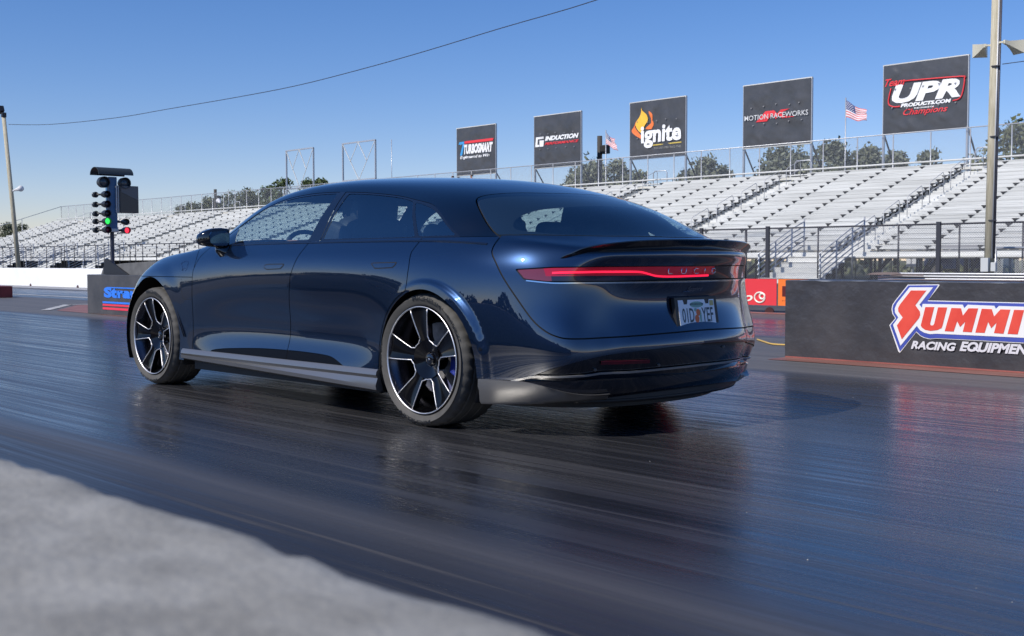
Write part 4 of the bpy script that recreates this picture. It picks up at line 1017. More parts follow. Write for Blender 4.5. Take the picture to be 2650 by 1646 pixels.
def clip(F, fn, gap=0.0):
    """split faces by fn(P) > 0 exactly along the zero line; returns inside, outside (a strip of +-gap is dropped)"""
    if gap:
        i_, _ = clip(F, lambda P: fn(P)-gap); _, o_ = clip(F, lambda P: fn(P)+gap); return i_, o_
    P = np.array(SF.V); val = fn(P).tolist(); I = []; O = []; cache = {}
    def cut(a, b):
        k = (a, b) if a < b else (b, a)
        if k not in cache:
            a_, b_ = k; t = val[a_]/(val[a_]-val[b_])
            SF.V.append(SF.V[a_]*(1-t)+SF.V[b_]*t); SF.N.append(SF.N[a_]*(1-t)+SF.N[b_]*t); val.append(0.0)
            cache[k] = len(SF.V)-1
        return cache[k]
    for f in F:
        s = [val[i] for i in f]
        if min(s) >= 0: I.append(f); continue
        if max(s) <= 0: O.append(f); continue
        a = []; b = []; n = len(f)
        for j in range(n):
            p, q = f[j], f[(j+1) % n]; vp, vq = val[p], val[q]
            if vp >= 0: a.append(p)
            if vp <= 0: b.append(p)
            if vp*vq < 0: c = cut(p, q); a.append(c); b.append(c)
        if len(a) > 2: I.append(tuple(a))
        if len(b) > 2: O.append(tuple(b))
    return I, O
def sdf(poly, P2):
    """signed distance to a polygon, positive inside"""
    poly = np.array(poly); n = len(poly); d = np.full(len(P2), 1e9); ins = np.zeros(len(P2), bool)
    x, y = P2[:, 0], P2[:, 1]
    for i in range(n):
        a, b = poly[i], poly[(i+1) % n]; e = b-a; L = e@e
        if L < 1e-14: continue
        w = P2-a; t = np.clip((w@e)/L, 0, 1); q = w - t[:, None]*e
        d = np.minimum(d, np.hypot(q[:, 0], q[:, 1]))
        c = (a[1] > y) != (b[1] > y)
        with np.errstate(divide='ignore', invalid='ignore'):
            xi = (b[0]-a[0])*(y-a[1])/(b[1]-a[1]+1e-15)+a[0]
        ins ^= c & (x < xi)
    return np.where(ins, d, -d)
XZ = lambda P: P[:, [0, 2]]
def PHZ(P):            # angle round the tail (scaled to metres) and height
    return np.stack([np.arctan2(np.maximum(P[:, 1], 0), -(P[:, 0]+.2))*.85, P[:, 2]], 1)
def ph(x, y, z): return (math.atan2(max(y, 0), -(x+.2))*.85, z)
def f_xz(poly, ymin=.45): return lambda P: np.minimum(sdf(poly, XZ(P)), (P[:, 1]-ymin)*.5)
def f_ph(poly): return lambda P: sdf(poly, PHZ(P))
def f_top(poly, zmin=.93): return lambda P: np.minimum(sdf(poly, P[:, [0, 1]]), (P[:, 2]-zmin))
def compact(F, off=0.0, mirror=False, flip=False):
    use = sorted({i for f in F for i in f}); mp = {k: j for j, k in enumerate(use)}
    V = [SF.V[i] - SF.N[i]*off for i in use]; Nn = [SF.N[i]/max(np.linalg.norm(SF.N[i]), 1e-9) for i in use]
    G = [tuple(mp[i] for i in f) for f in F]
    if flip:
        V = [v*np.array([1,-1,1]) for v in V]; Nn = [n*np.array([1,-1,1]) for n in Nn]; G = [g[::-1] for g in G]
    if mirror:
        n = len(V); V += [v*np.array([1,-1,1]) for v in V[:n]]; Nn += [v*np.array([1,-1,1]) for v in Nn[:n]]
        G += [tuple(i+n for i in g[::-1]) for g in G]
    return V, G, Nn
def panel(name, F, m, parent, off=0.0, mirror=False, flip=False):
    if not F: print('EMPTY PANEL', name); return None
    V, G, Nn = compact(F, off, mirror, flip)
    return mesh_obj(name, V, G, m, parent, True, Nn)
# orient faces outward
def orient(F):
    P = np.array(SF.V); Nn = np.array(SF.N)
    f = F[len(F)//2]; a, b, c = P[f[0]], P[f[1]], P[f[2]]
    return F if np.cross(b-a, c-a)@Nn[f[0]] > 0 else [g[::-1] for g in F]
HF = orient(HF)
car = empty('sedan_car', (0, 0, 0))
tag(car, 'glossy dark blue four door electric sedan standing on the black drag strip start', 'car')

# --- wheel arches and bottom ---
def f_arch(c): return lambda P: np.minimum(c[2]-np.hypot(P[:, 0]-c[0], P[:, 2]-c[1]), (P[:, 1]-.55))
_, A = clip(HF, f_arch(ARC_R)); _, A = clip(A, f_arch(ARC_F))
_, A = clip(A, lambda P: np.where(P[:, 0] > -.25, .272-P[:, 2], -1)*np.ones(len(P)) if False else (.272-P[:, 2] - 5*np.maximum(0, -.38-P[:, 0]) - 5*np.maximum(0, P[:, 0]-2.5)))
# --- window openings ---
DLO_TOP = [(-.205,.993),(-.143,1.026),(-.075,1.062),(-.011,1.101),(.07,1.145),(.159,1.180),(.325,1.211),(.499,1.240),(.767,1.268),(.95,1.281),(1.13,1.289),(1.317,1.291),(1.47,1.285),(1.623,1.271),(1.75,1.247),(1.87,1.210),(1.98,1.155),(2.078,1.098),(2.19,1.02),(2.22,.982)]
dlo = spline(DLO_TOP, 3) + [(2.05,.980),(1.5,.985),(.8,.989),(.3,.992),(0,.993)]
WIN, A = clip(A, f_xz(dlo))
BG = spline([(-.300,0),(-.290,.15),(-.268,.268),(-.210,.407),(-.150,.53),(-.112,.60),(-.108,.65),(-.171,.700),(-.300,.765),(-.425,.805),(-.455,.80)], 4)
bgp = BG + spline([(-.53,.765),(-.634,.69),(-.720,.60),(-.80,.47),(-.855,.30),(-.885,.15),(-.895,0)], 4)
bgp = bgp + [(-.895,-.3),(-.300,-.3)]
BGL, A = clip(A, f_top(bgp, .95), .004)
wsp = spline([(2.02,0),(2.01,.2),(1.97,.40),(1.93,.52),(1.99,.58),(2.2,.655),(2.45,.705),(2.58,.70)], 4)+spline([(2.64,.62),(2.72,.40),(2.76,.2),(2.77,0)], 4)+[(2.77,-.3),(2.02,-.3)]
WSG, A = clip(A, f_top(wsp, .95), .003)
INNER = list(A)      # everything opaque keeps a dark shell just behind it
# --- tail lamps ---
LB = [ph(-.632,.878,.828), ph(-.655,.872,.804), ph(-.678,.868,.781), ph(-.777,.816,.770), ph(-.95,.55,.768), ph(-1.05,.29,.772), (-.2,.773), (-.2,.840), ph(-1.05,.30,.841), ph(-.95,.55,.840), ph(-.789,.791,.838)]
LAMP, A = clip(A, f_ph(LB), .0025)
# --- hatch ---
HT = [(-.462,.834,.980),(-.467,.881,.919),(-.519,.902,.858),(-.579,.905,.779),(-.645,.891,.694),(-.731,.867,.587),(-.793,.846,.535),(-.841,.822,.510),(-.893,.777,.497),(-.962,.596,.497),(-1.077,.325,.508),(-1.107,.067,.514),(-1.11,0,.514)]
htp = [ph(*q) for q in HT]; htp = spline(htp, 4) + [(-.3,.514),(-.3,1.2),(htp[0][0],1.2)]
HATCH, A = clip(A, lambda P: np.minimum(sdf(htp, PHZ(P)), -.25-P[:, 0]), .0035)
# --- black bumper insert and lower edge ---
IN = [(-.60,.88,.262),(-.656,.867,.283),(-.724,.85,.313),(-.80,.822,.343),(-.859,.803,.362),(-.938,.70,.394),(-1.016,.526,.420),(-1.10,.25,.440),(-1.125,0,.447)]
inp = spline([ph(*q) for q in IN], 4) + [(-.3,.447),(-.3,.10),(ph(-.60,.88,.1)[0],.10)]
BINS, A = clip(A, f_ph(inp), .002)
STR = [ph(-.60,.88,.277), ph(-.744,.843,.312), ph(-.948,.579,.322), ph(-1.083,.188,.333), (-.3,.335)]
# --- rear lower body left of the insert: cut at z .285 for the silver skirt ---
LOWR, A = clip(A, lambda P: np.minimum(.285-P[:, 2], -.40-P[:, 0]), .0015)
# --- doors ---
arcp = lambda c, a0, a1, n, dr=0: [(c[0]+(c[2]+dr)*math.cos(R(a0+(a1-a0)*i/n)), c[1]+(c[2]+dr)*math.sin(R(a0+(a1-a0)*i/n))) for i in range(n+1)]
FD = [(2.25,.985),(2.325,.90)]+[(2.364,.812),(2.37,.70),(2.378,.55),(2.388,.42),(2.394,.2)]+[(1.27,.2),(1.266,.344),(1.26,.458),(1.240,.62),(1.205,.778),(1.154,.879),(1.112,.965),(1.10,.99),(1.6,1.0)]
DOORF, A = clip(A, f_xz(FD, .7), .003)
RD = [(1.10,.99),(1.112,.965),(1.154,.879),(1.205,.778),(1.240,.62),(1.26,.458),(1.266,.344),(1.27,.2),(.2,.2)]+[(.36,.272)]+arcp(ARC_R, 10, 66, 6, .012)+[(.101,.715),(.096,.767),(.092,.842),(.105,.918),(.083,.974),(.075,1.0)]
DOORR, A = clip(A, f_xz(RD, .7), .003)
INSB = spline([(2.16,.262),(2.142,.286),(2.02,.303),(1.897,.312),(1.70,.323),(1.532,.330),(1.263,.334),(1.05,.333),(.836,.325),(.74,.300),(.667,.270)], 3)+[(.667,.2),(2.16,.2)]
RIN1, DOORF = clip(DOORF, f_xz(INSB, .7), .0015); RIN2, DOORR = clip(DOORR, f_xz(INSB, .7), .0015)
# --- hood ---
HD = [(2.80,-.3),(2.78,.2),(2.74,.40),(2.66,.60),(2.58,.73),(2.50,.80),(2.36,.93),(2.35,1.1),(2.9,1.1),(3.5,1.1),(3.9,.9),(3.9,-.3)]
def f_hood(P):
    return np.minimum(np.minimum(sdf(HD, P[:, [0, 1]]), P[:, 2]-(.765+.10*np.clip(P[:, 0]-3.0, -1, 0)*0 - .9*np.maximum(0, P[:, 0]-3.38))), 1.0)
HOOD, A = clip(A, f_hood, .0022)
GAS = [(2.515,.745),(2.50,.64),(2.47,.618),(2.385,.615),(2.385,.745)]
# --- roof: the part above the rails ---
def f_roof(P): return P[:, 2]-(1.30 - .33*np.maximum(0, .55-P[:, 0]) - .25*np.maximum(0, P[:, 0]-1.6)) - np.maximum(0, (P[:, 1]-.62))*6
# --- glass pieces from the window opening ---
GF = spline([(2.062,1.098),(1.98,1.147),(1.87,1.200),(1.75,1.236),(1.623,1.260),(1.47,1.274),(1.317,1.280),(1.17,1.280)], 3)+[(1.093,1.279),(1.122,.995),(1.5,.993),(1.965,.990)]
GR = [(.985,1.271)]+spline([(.95,1.271),(.767,1.259),(.499,1.231),(.36,1.207)], 3)+[(.325,1.197),(.145,1.000),(.98,1.000)]
GQ = [(.118,1.003)]+[(.30,1.193)]+spline([(.25,1.186),(.159,1.163),(.07,1.130),(-.011,1.088),(-.075,1.050),(-.15,1.012),(-.165,1.003)], 3)
G1, WIN = clip(WIN, f_xz(GF)); G2, WIN = clip(WIN, f_xz(GR)); G3, WIN = clip(WIN, f_xz(GQ))
BP = [(1.088,1.30),(1.118,.97),(1.02,.97),(.998,.99),(1.03,1.30)]
BPL, WIN = clip(WIN, f_xz(BP), .0015)

ROOF, A = clip(A, lambda P: P[:, 2]-.992, .0012)
# --- link the panels ---
AF, AR = clip(A, lambda P: P[:, 0]-1.2)
panel('front_bodywork', AF, M['paint'], car, mirror=True); body = panel('rear_bodywork', AR, M['paint'], car, mirror=True)
panel('roof', ROOF, M['roof_shade'], car, mirror=True)
panel('inner_shell', INNER, M['shell'], car, off=.007, mirror=True)
hatch = panel('hatch', HATCH, M['paint'], car, mirror=True)
hood = panel('hood', HOOD, M['paint'], car, mirror=True)
rw = panel('rear_window', BGL, M['backglass'], car, mirror=True)
BGI = spline([(-.50,0),(-.49,.20),(-.46,.38),(-.42,.52),(-.41,.66),(-.46,.715),(-.55,.68),(-.66,.60),(-.75,.47),(-.81,.30),(-.84,.15),(-.85,0)], 4) + [(-.85,-.3),(-.50,-.3)]
_, BGO = clip(BGL, f_top(BGI, .90)); panel('rear_pillar_trim', BGO, M['shell'], car, off=.018, mirror=True)
ws = panel('windscreen', WSG, M['glass'], car, mirror=True)
for fl in (False, True):
    fd = panel('front_door', DOORF, M['paint'], car, flip=fl); rd = panel('rear_door', DOORR, M['paint'], car, flip=fl)
    panel('lower_trim', RIN1, M['insert_black'], fd, off=.004, flip=fl); panel('lower_trim', RIN2, M['insert_black'], rd, off=.004, flip=fl)
    panel('window_glass', G1, M['glass'], fd, off=.004, flip=fl); panel('window_glass', G2, M['glass'], rd, off=.004, flip=fl)
    panel('quarter_glass', G3, M['glass'], car, off=.003, flip=fl)
    panel('pillar_cover', BPL, M['gloss_black'], car, flip=fl)
    panel('window_trim', WIN, M['gloss_black'], car, off=.002, flip=fl)
    if not fl: FDOOR, RDOOR = fd, rd
    s_ = -1 if fl else 1
    # door handles: flush flaps with a dark outline
    for dd, H in ((fd, [(1.500,.835),(1.482,.853),(1.265,.856),(1.305,.822),(1.475,.817)]), (rd, [(.428,.861),(.190,.865),(.222,.832),(.379,.827)])):
        _i = [f for f in (DOORF if dd is fd else DOORR)]
        ring, _ = clip(_i, f_xz(H, .7)); inner, outer = clip(ring, lambda P, H=H: sdf(H, XZ(P))-.005 if True else 0)
        panel('door_handle', ring, M['shell'], dd, off=-.0008, flip=fl)
        panel('handle_flap', inner, M['paint'], dd, off=-.002, flip=fl)
# rear bumper pieces
panel('bumper_insert', BINS, M['gloss_black'], car, off=.006, mirror=True)
# lamp lenses: red on the near side and middle, smoked beyond in place of mirrored sky
RL, CL = LAMP, LAMP
# ---------------- lamp bar ----------------
lamp = panel('tail_lamp_bar', LAMP, M['shell'], car, off=.010, mirror=True)
# lens: red where the unit shows red; far side's smoked tone imitates sky reflection
def lens_split(P): return P[:, 2] - (.800 - .0*P[:, 1])
LT, LLo = clip(LAMP, lambda P: P[:, 2] - .796)
LTo, LTi = clip(LT, lambda P: P[:, 1]-.13)
LTa, LTb = clip(LT, lambda P: P[:, 1]-.815)
panel('lamp_lens', LTa, M['tip_lens'], lamp, off=.003)
panel('lamp_lens', LTb, M['red_lens'], lamp, off=.003)
panel('lamp_lens', LTi, M['red_lens'], lamp, off=.003, flip=True)
panel('lamp_lens', LTo, M['clear_sky_lens'], lamp, off=.003, flip=True)
LLt, LLi = clip(LLo, lambda P: P[:, 1]-.80)
panel('lamp_lens', LLt, M['tip_lens'], lamp, off=.003)
panel('lamp_lens', LLi, M['clear_sky_lens'], lamp, off=.003)
panel('lamp_lens', LLo, M['clear_sky_lens'], lamp, off=.003, flip=True)
ONV = [Vector(v) for v in V0]
CARBVH = BVHTree.FromPolygons(ONV, BF)
def onbody(px, py):
    """pixel of the photograph -> point on the car's skin"""
    o, d = ray(px, py); h = CARBVH.ray_cast(o, d.normalized()); return h[0], h[1]
def snap(p, lift=0.0, ax=None):
    """nearest skin point from outside, lifted off it"""
    h = CARBVH.find_nearest(Vector(p)); n = h[1]
    if n.dot(Vector((p[0]-.9, p[1], p[2]-.6))) < 0: n = -n
    return h[0] + n*lift, n
def rear_pt(y, z, lift=0.0):
    """point of the tail face at (y, z)"""
    h = CARBVH.ray_cast(Vector((-3, y, z)), Vector((1, 0, 0))); return h[0] + Vector((-lift, 0, 0))
def ribbon(name, pts, w, m, parent, lift=.002, thick=.004, both=False):
    """a thin raised strip following the skin"""
    b = MB(); P = []
    for p in pts:
        q, n = snap(p, lift); P.append((q, n))
    for sg in ((1, -1) if both else (1,)):
        V = []; F = []
        for i, (q, n) in enumerate(P):
            d = (P[min(i+1, len(P)-1)][0] - P[max(i-1, 0)][0]).normalized(); s = d.cross(n).normalized()
            for a, c in ((-1, 0), (1, 0), (1, 1), (-1, 1)):
                v = q + s*(a*w/2) + n*(-thick*.5 + c*thick); V.append((v.x, v.y*sg, v.z))
        for i in range(len(P)-1):
            for k in range(4): F.append((i*4+k, i*4+(k+1) % 4, (i+1)*4+(k+1) % 4, (i+1)*4+k))
        F += [(0,1,2,3), tuple((len(P)-1)*4+k for k in (3,2,1,0))]
        b.add(V, F)
    return b.build(name, m, parent, angle=50)
led = [(-.80,.80,.812)] + [rear_pt(y, z) for y, z in [(.74,.813),(.66,.814),(.55,.815),(.45,.815),(.40,.812),(.36,.803),(.32,.794),(.27,.790),(.18,.789),(.08,.790),(0,.791),(-.08,.792)]]
ribbon('led_strip', spline(led, 3), .009, M['led'], lamp, lift=-.0005)
# chrome blade under the lamp, wrapping the body side
chp = [(-.69,.866,.774),(-.80,.80,.762)] + [rear_pt(y, .762) for y in (.72,.6,.45,.3,.15,0)]
ribbon('chrome_blade', spline(chp, 3), .006, M['chrome'], lamp, lift=.002, both=True)
# maker's letters standing in the lamp bar
def rear_fn(yc, zc, lift=.006):
    def fn(u, v, w):
        q = rear_pt(yc-u, zc+v); return q + Vector((-lift-w, 0, 0))
    return fn
lets = {'L': [[(0,.030),(0,.006),(.004,.001),(.024,0)]], 'U': [[(0,.030),(0,.006),(.005,.001),(.023,.001),(.028,.006),(.028,.030)]],
        'C': [[(.030,.028),(.010,.030),(0,.022),(0,.008),(.010,0),(.030,.002)]], 'I': [[(0,.030),(0,0)]],
        'D': [[(0,.028),(.018,.028),(.026,.022),(.026,.006),(.018,.001),(0,.001),(0,.028)]]}
for ch, u0 in zip('LUCID', (-.245+.0, -.155, -.055, .035, .10)):
    b = MB()
    for st in lets[ch]:
        fn = rear_fn(0, .803, .004)
        b.tube([fn(u0+u*1.25, v*.86, 0) for u, v in st], .0024, 6)
    b.build('letter', M['chrome'], lamp, smooth=True)
# ---------------- spoiler ----------------
def spoiler():
    te = [(-.800,.752,.884),(-.855,.728,.907),(-.912,.690,.934),(-.985,.60,.954),(-1.055,.45,.968),(-1.105,.25,.975),(-1.125,0,.977)]
    le = [(-.770,.735,.880),(-.80,.70,.898),(-.83,.65,.922),(-.87,.55,.945),(-.915,.41,.962),(-.95,.23,.972),(-.965,0,.974)]
    bo = [(-.805,.757,.878),(-.850,.735,.899),(-.892,.668,.903),(-.95,.57,.910),(-1.012,.43,.914),(-1.058,.24,.917),(-1.073,0,.918)]
    te, le, bo = [spline(t, 5) for t in (te, le, bo)]
    n = len(te); V = []; F = []
    full = [(i, 1) for i in range(n)] + [(i, -1) for i in range(n-2, -1, -1)]
    for i, s in full:
        a, t, c = Vector(le[i]), Vector(te[i]), Vector(bo[i])
        m_ = (a+t)/2 + Vector((0, 0, -.004)); t2 = t + Vector((-.001, 0, -.005)); u = t*.3 + c*.7 + Vector((.004, 0, -.002))
        dn = Vector((.03, 0, -.03))
        for q in (a, m_, t, t2, u, c, c+dn, a+Vector((0,0,-.06))): V.append((q.x, q.y*s, q.z))
    k = 8
    for j in range(len(full)-1):
        for q in range(k): F.append((j*k+q, j*k+(q+1) % k, (j+1)*k+(q+1) % k, (j+1)*k+q))
    F += [tuple(range(k)), tuple((len(full)-1)*k+q for q in range(k))[::-1]]
    b = MB(); b.add(V, F); return b.build('spoiler', M['gloss_black'], car, angle=38)
spoiler()
# ---------------- bumper: strip, silver skirt, black valance, tow dots ----------------
sp = [(-.60,.882,.280),(-.66,.866,.297)] + [(-.744,.843,.312)] + [rear_pt(y, z) for y, z in ((.76,.316),(.66,.319),(.5,.325),(.35,.330),(.18,.334),(0,.336))]
ribbon('bumper_strip', spline(sp, 3), .010, mat('bright_satin_strip', (.55,.54,.52), .35, .8), car, lift=.0045, both=True)
def sweep(name, rows, m, parent, both=False, angle=40):
    """rows: list of sections, each a list of points"""
    k = len(rows[0])
    for s in ((1, -1) if both else (1,)):
        b = MB(); V = [(p[0], p[1]*s, p[2]) for r in rows for p in r]; F = []
        for j in range(len(rows)-1):
            for q in range(k): F.append((j*k+q, j*k+(q+1) % k, (j+1)*k+(q+1) % k, (j+1)*k+q))
        F += [tuple(range(k)), tuple((len(rows)-1)*k+q for q in range(k))[::-1]]
        b.add(V, F); o = b.build(name, m, parent, angle=angle)
    return o
# plan line of the rear lower edge: (x, y, ztop, zbottom)
PL = [(-.432,.935,.287,.160),(-.52,.925,.286,.163),(-.62,.895,.284,.168),(-.72,.852,.286,.173),(-.80,.800,.290,.178),(-.875,.73,.292,.184),(-.94,.64,.293,.190),(-1.0,.50,.294,.196),(-1.04,.34,.295,.199),(-1.06,.17,.296,.200),(-1.065,0,.296,.200)]
PLs = spline(PL, 4)
def skirt_rows(sel, out=.0, inn=.10):
    rows = []
    for x, y, zt, zb in sel:
        d = Vector((x+.1, y, 0)).normalized() if x < -.7 else Vector((x*.3, y, 0)).normalized()
        p = Vector((x, y, 0)) + d*out
        f = min(1.0, max(0.0, (-x-.42)/.4))
        rows.append([p+Vector((0,0,zt)), p+d*.010+Vector((0,0,zt-.004)), p+d*(.013-.012*f)+Vector((0,0,zt-.040)), p+d*(.004-.012*f)+Vector((0,0,zt-.060)), p-d*(.002+.03*f)+Vector((0,0,zb+.012)), p-d*(.012+.04*f)+Vector((0,0,zb)), p-d*(inn+.05)+Vector((0,0,zb+.004)), p-d*inn+Vector((0,0,zt))])
    return rows
nS = 1
# silver side piece, its top edge sweeping down into the black valance
sil = []
for x, y, zt, zb in PLs[:27]:
    f = min(1, max(0, (-x-.66)/.30)); f = f*f*(3-2*f); sil.append((x, y, zt + (zb+.030-zt)*f, zb))
def sil_rows(sel):
    rows = []
    for r, (x, y, zt, zb) in zip(skirt_rows([(a, c, .288, d) for a, c, _z, d in sel], out=.003), sel):
        q = []
        for p_ in r: q.append(Vector((p_[0], p_[1], min(p_[2], zt) if p_[2] > zt else p_[2])))
        q[5] = q[5]-Vector((0,0,.002)); rows.append(q)
    return rows
sweep('silver_skirt', sil_rows(sil), M['silver'], car, both=True)
bk = skirt_rows(PLs[nS-1:], out=-.004)
rows = bk + [[(p[0], -p[1], p[2]) for p in r] for r in bk[::-1][1:]]
sweep('rear_valance', rows, M['gloss_black'], car)
# under-tray lip
lip = [(x+.02, y-.02 if y > .1 else y, .175) for x, y, zt, zb in PLs[20:]]
b = MB(); tr = [Vector(p) for p in lip] + [Vector((p[0], -p[1], p[2])) for p in lip[::-1][1:]]
b.tube([(p.x+.03, p.y*.94, .182) for p in tr], .014, 6); b.build('diffuser_lip', M['satin_black'], car, smooth=True)
# floor pan
b = MB(); b.box((1.55, 0, .185), (4.3, 1.18, .11)); b.box((1.45,0,.190),(2.05,1.78,.10)); fp = [(x+.035, y*.93) for x, y, _a, _b in PLs]; b.prism(fp + [(x, -y) for x, y in fp[::-1][1:]], lambda u, v, w: Vector((u, v, w)), (.190, .248)); fq = [(x+.14, y*.80) for x, y, _a, _b in PLs]; b.prism(fq + [(x, -y) for x, y in fq[::-1][1:]], lambda u, v, w: Vector((u, v, w)), (.135, .195)); b.build('floor_pan', M['satin_black'], car)
# parking sensors and the tow-eye mark
for px, py in ((1540, 957), (1705, 945), (1872, 897)):
    q, n = onbody(px, py)
    if q is None: continue
    n = -n if n.x > 0 else n
    b = MB(); b.tube([q - n*.004, q + n*.004], .0075, 12); b.build('parking_sensor', M['silver'], car)
q, n = onbody(1243, 904); b = MB(); n = n if n.y > 0 else -n
b.tube([q - n*.003, q + n*.0035], .010, 14); b.tube([q + n*.003, q + n*.0045], .006, 12); b.build('side_sensor', M['gloss_black'], car)
# reflector low in the insert
rb = [rear_pt(y, .375) for y in (.62,.54,.46,.38)]
ribbon('bumper_reflector', spline(rb, 3), .018, mat('deep_red_reflector', (.09,.003,.01), .15, 0, 1.0), car, lift=.001)
# ---------------- licence plate ----------------
def plate():
    c = Vector((-1.068, .012, .590)); tilt = R(9)
    e1 = Vector((0, -1, 0)); n = Vector((-math.cos(tilt), 0, math.sin(tilt))); e2 = Vector((math.sin(tilt), 0, math.cos(tilt)))
    fn = lambda u, v, w: c + e1*u + e2*v + n*w
    holder = MB(); holder.prism([(-.175,-.093),(.175,-.093),(.178,-.088),(.178,.088),(.175,.093),(-.175,.093),(-.178,.088),(-.178,-.088)], fn, (-.012, .010))
    fr = holder.build('licence_plate', M['satin_black'], hatch, bevel=.002)
    p = MB(); a, b_, k = .152, .078, .022
    # plate visible through a frame with notches at the bolt places
    out = [(-a,-b_),(-.105,-b_),(-.098,-b_+k),(-.078,-b_+k),(-.070,-b_),(.070,-b_),(.078,-b_+k),(.098,-b_+k),(.105,-b_),(a,-b_),(a,b_),(.112,b_),(.105,b_-k),(.078,b_-k),(.070,b_),(-.070,b_),(-.078,b_-k),(-.105,b_-k),(-.112,b_),(-a,b_)]
    p.prism(out, fn, (.010, .0115)); p.build('plate_face', mat('plate_white', (.82,.86,.90), .45), fr)
    ink = mat('plate_dark_green_ink', (.02,.06,.08), .5); w0 = .0118
    f2 = lambda u, v, w: fn(u, v, w0+w)
    for s, bx in (('01D', (-.128,-.038,-.030,.036)), ('YEF', (.036,-.038,.134,.036)), ('MYFLORIDA.COM', (-.055,.050,.055,.060)), ('SUNSHINE STATE', (-.055,-.070,.055,-.058))):
        V, F = fit_text(s, bx, f2, .0006, bold=.012); t = MB(); t.add(V, F); t.build('plate_lettering', ink, fr)
    ov = lambda cx, cy, rx, ry, n=14: [(cx+rx*math.cos(2*math.pi*i/n), cy+ry*math.sin(2*math.pi*i/n)) for i in range(n)]
    m_ = MB(); m_.prism(ov(.006,.012,.017,.018), f2, (0,.0008)); m_.prism(ov(-.008,-.020,.018,.020), f2, (0,.0009)); m_.build('plate_oranges', mat('plate_orange', (.75,.14,.03), .5), fr)
    m_ = MB(); m_.prism(ov(-.014,.026,.013,.009), f2, (0,.0005)); m_.prism(ov(.024,-.006,.009,.034), f2, (0,.0004)); m_.prism(ov(.0,.053,.058,.016), f2, (-.0015,-.0002)); m_.build('plate_leaves', mat('plate_green', (.22,.42,.34), .5), fr)
    m_ = MB(); m_.prism([(.112,.045),(.145,.045),(.145,.072),(.112,.072)], f2, (0,.0006)); m_.build('plate_sticker', mat('plate_sticker_yellow', (.55,.45,.16), .5), fr)
plate()
V, F = fit_text('Sapphire', (.00,-.014,.125,.014), rear_fn(.07, .722, .003), .001, shear=.45)
b = MB(); b.add(V, F); b.tube([rear_fn(.07,.722,.004)(u, v, 0) for u, v in ((-.035,-.012),(.02,-.011))], .0015, 5); b.build('badge', mat('badge_grey', (.35,.36,.40), .3, .9), hatch)
# bear outline badge on the front wing
bear = [(0,.020),(.012,.034),(.030,.036),(.040,.046),(.054,.040),(.085,.042),(.100,.030),(.106,.010),(.104,-.030),(.090,-.036),(.086,-.026),(.070,-.016),(.058,-.024),(.056,-.036),(.040,-.037),(.044,-.022),(.034,-.010),(.036,.002),(.022,.006),(.006,.010),(0,.020)]
P3 = []
for u, v in bear:
    h = CARBVH.ray_cast(Vector((2.555-u*.95, 3, .838+v*.78)), Vector((0, -1, 0))); P3.append(h[0] + Vector((0, .001, 0)))
b = MB(); b.tube(P3, .0011, 4); b.build('bear_badge', mat('badge_line_blue', (.10,.16,.30), .3, .9), car)
# charge flap outline and hood shut line on the wing
def seam(name, pts, parent, w=.0035):
    P3 = []
    for x, z in pts:
        h = CARBVH.ray_cast(Vector((x, 3, z)), Vector((0, -1, 0)))
        P3.append(h[0])
    ribbon(name, P3, w, M['shell'], parent, lift=-.0008, thick=.0022)
seam('charge_flap_seam', [(2.515,.755),(2.513,.70),(2.500,.640),(2.485,.620),(2.46,.614),(2.40,.614),(2.382,.617)], car)
# vent blade behind the front wheel
b = MB()
for dx in (0, .03): b.bar((2.66-dx, .962, .64), (2.50-dx*.6, .955, .36), .006, .004)
b.build('wing_vent', M['gloss_black'], car)
# ---------------- sills ----------------
rows = []
for x, f in [(2.515,0),(2.45,.6),(2.36,1),(2.0,1),(1.6,1),(1.2,1),(.8,1),(.5,1),(.36,1)]:
    zb = .205 - (2.5-x)*.023; zt = .279
    rows.append([(x,.925,zt+.002),(x,.958,zt),(x,.968,zt-.012),(x,.972,zt-.030),(x,.960,zt-.048),(x,.975-.0*f,zb+.035),(x,.970,zb+.012),(x,.945,zb),(x,.85,zb),(x,.85,zt)])
sweep('sill_skirt', rows, M['silver'], car, both=True, angle=35)
for s in (1, -1):
    P_ = [(x, .9*s, .9855 + .002*math.sin(x)) for x in np.linspace(2.0, -.42, 40)]
    ribbon('belt_trim', P_, .011, M['gloss_black'], car, lift=.001, thick=.004)
# ---------------- wheel wells ----------------
for c, y0 in ((ARC_R, .945), (ARC_F, .93)):
    for s in (1, -1):
        b = MB(); n = 28; V = []; F = []
        for i in range(n+1):
            a = R(-25 + 230*i/n); r = c[2]+.008
            for y, rr in ((y0, r), (y0-.03, r+.02), (.52, r+.02), (.50, .05)): V.append((c[0]+rr*math.cos(a), y*s, max(c[1]+rr*math.sin(a), .16)))
        for i in range(n):
            for k in range(3): F.append((i*4+k, i*4+k+1, (i+1)*4+k+1, (i+1)*4+k))
        b.add(V, F); b.prism([(c[0]-c[2]-.02,.13),(c[0]+c[2]+.02,.13),(c[0]+c[2]+.02,c[1]),(c[0]-c[2]-.02,c[1])], lambda u, v, w: Vector((u, (.506+w)*s, v)), (0, .006)); b.build('wheel_well', M['shell'], car, angle=50)
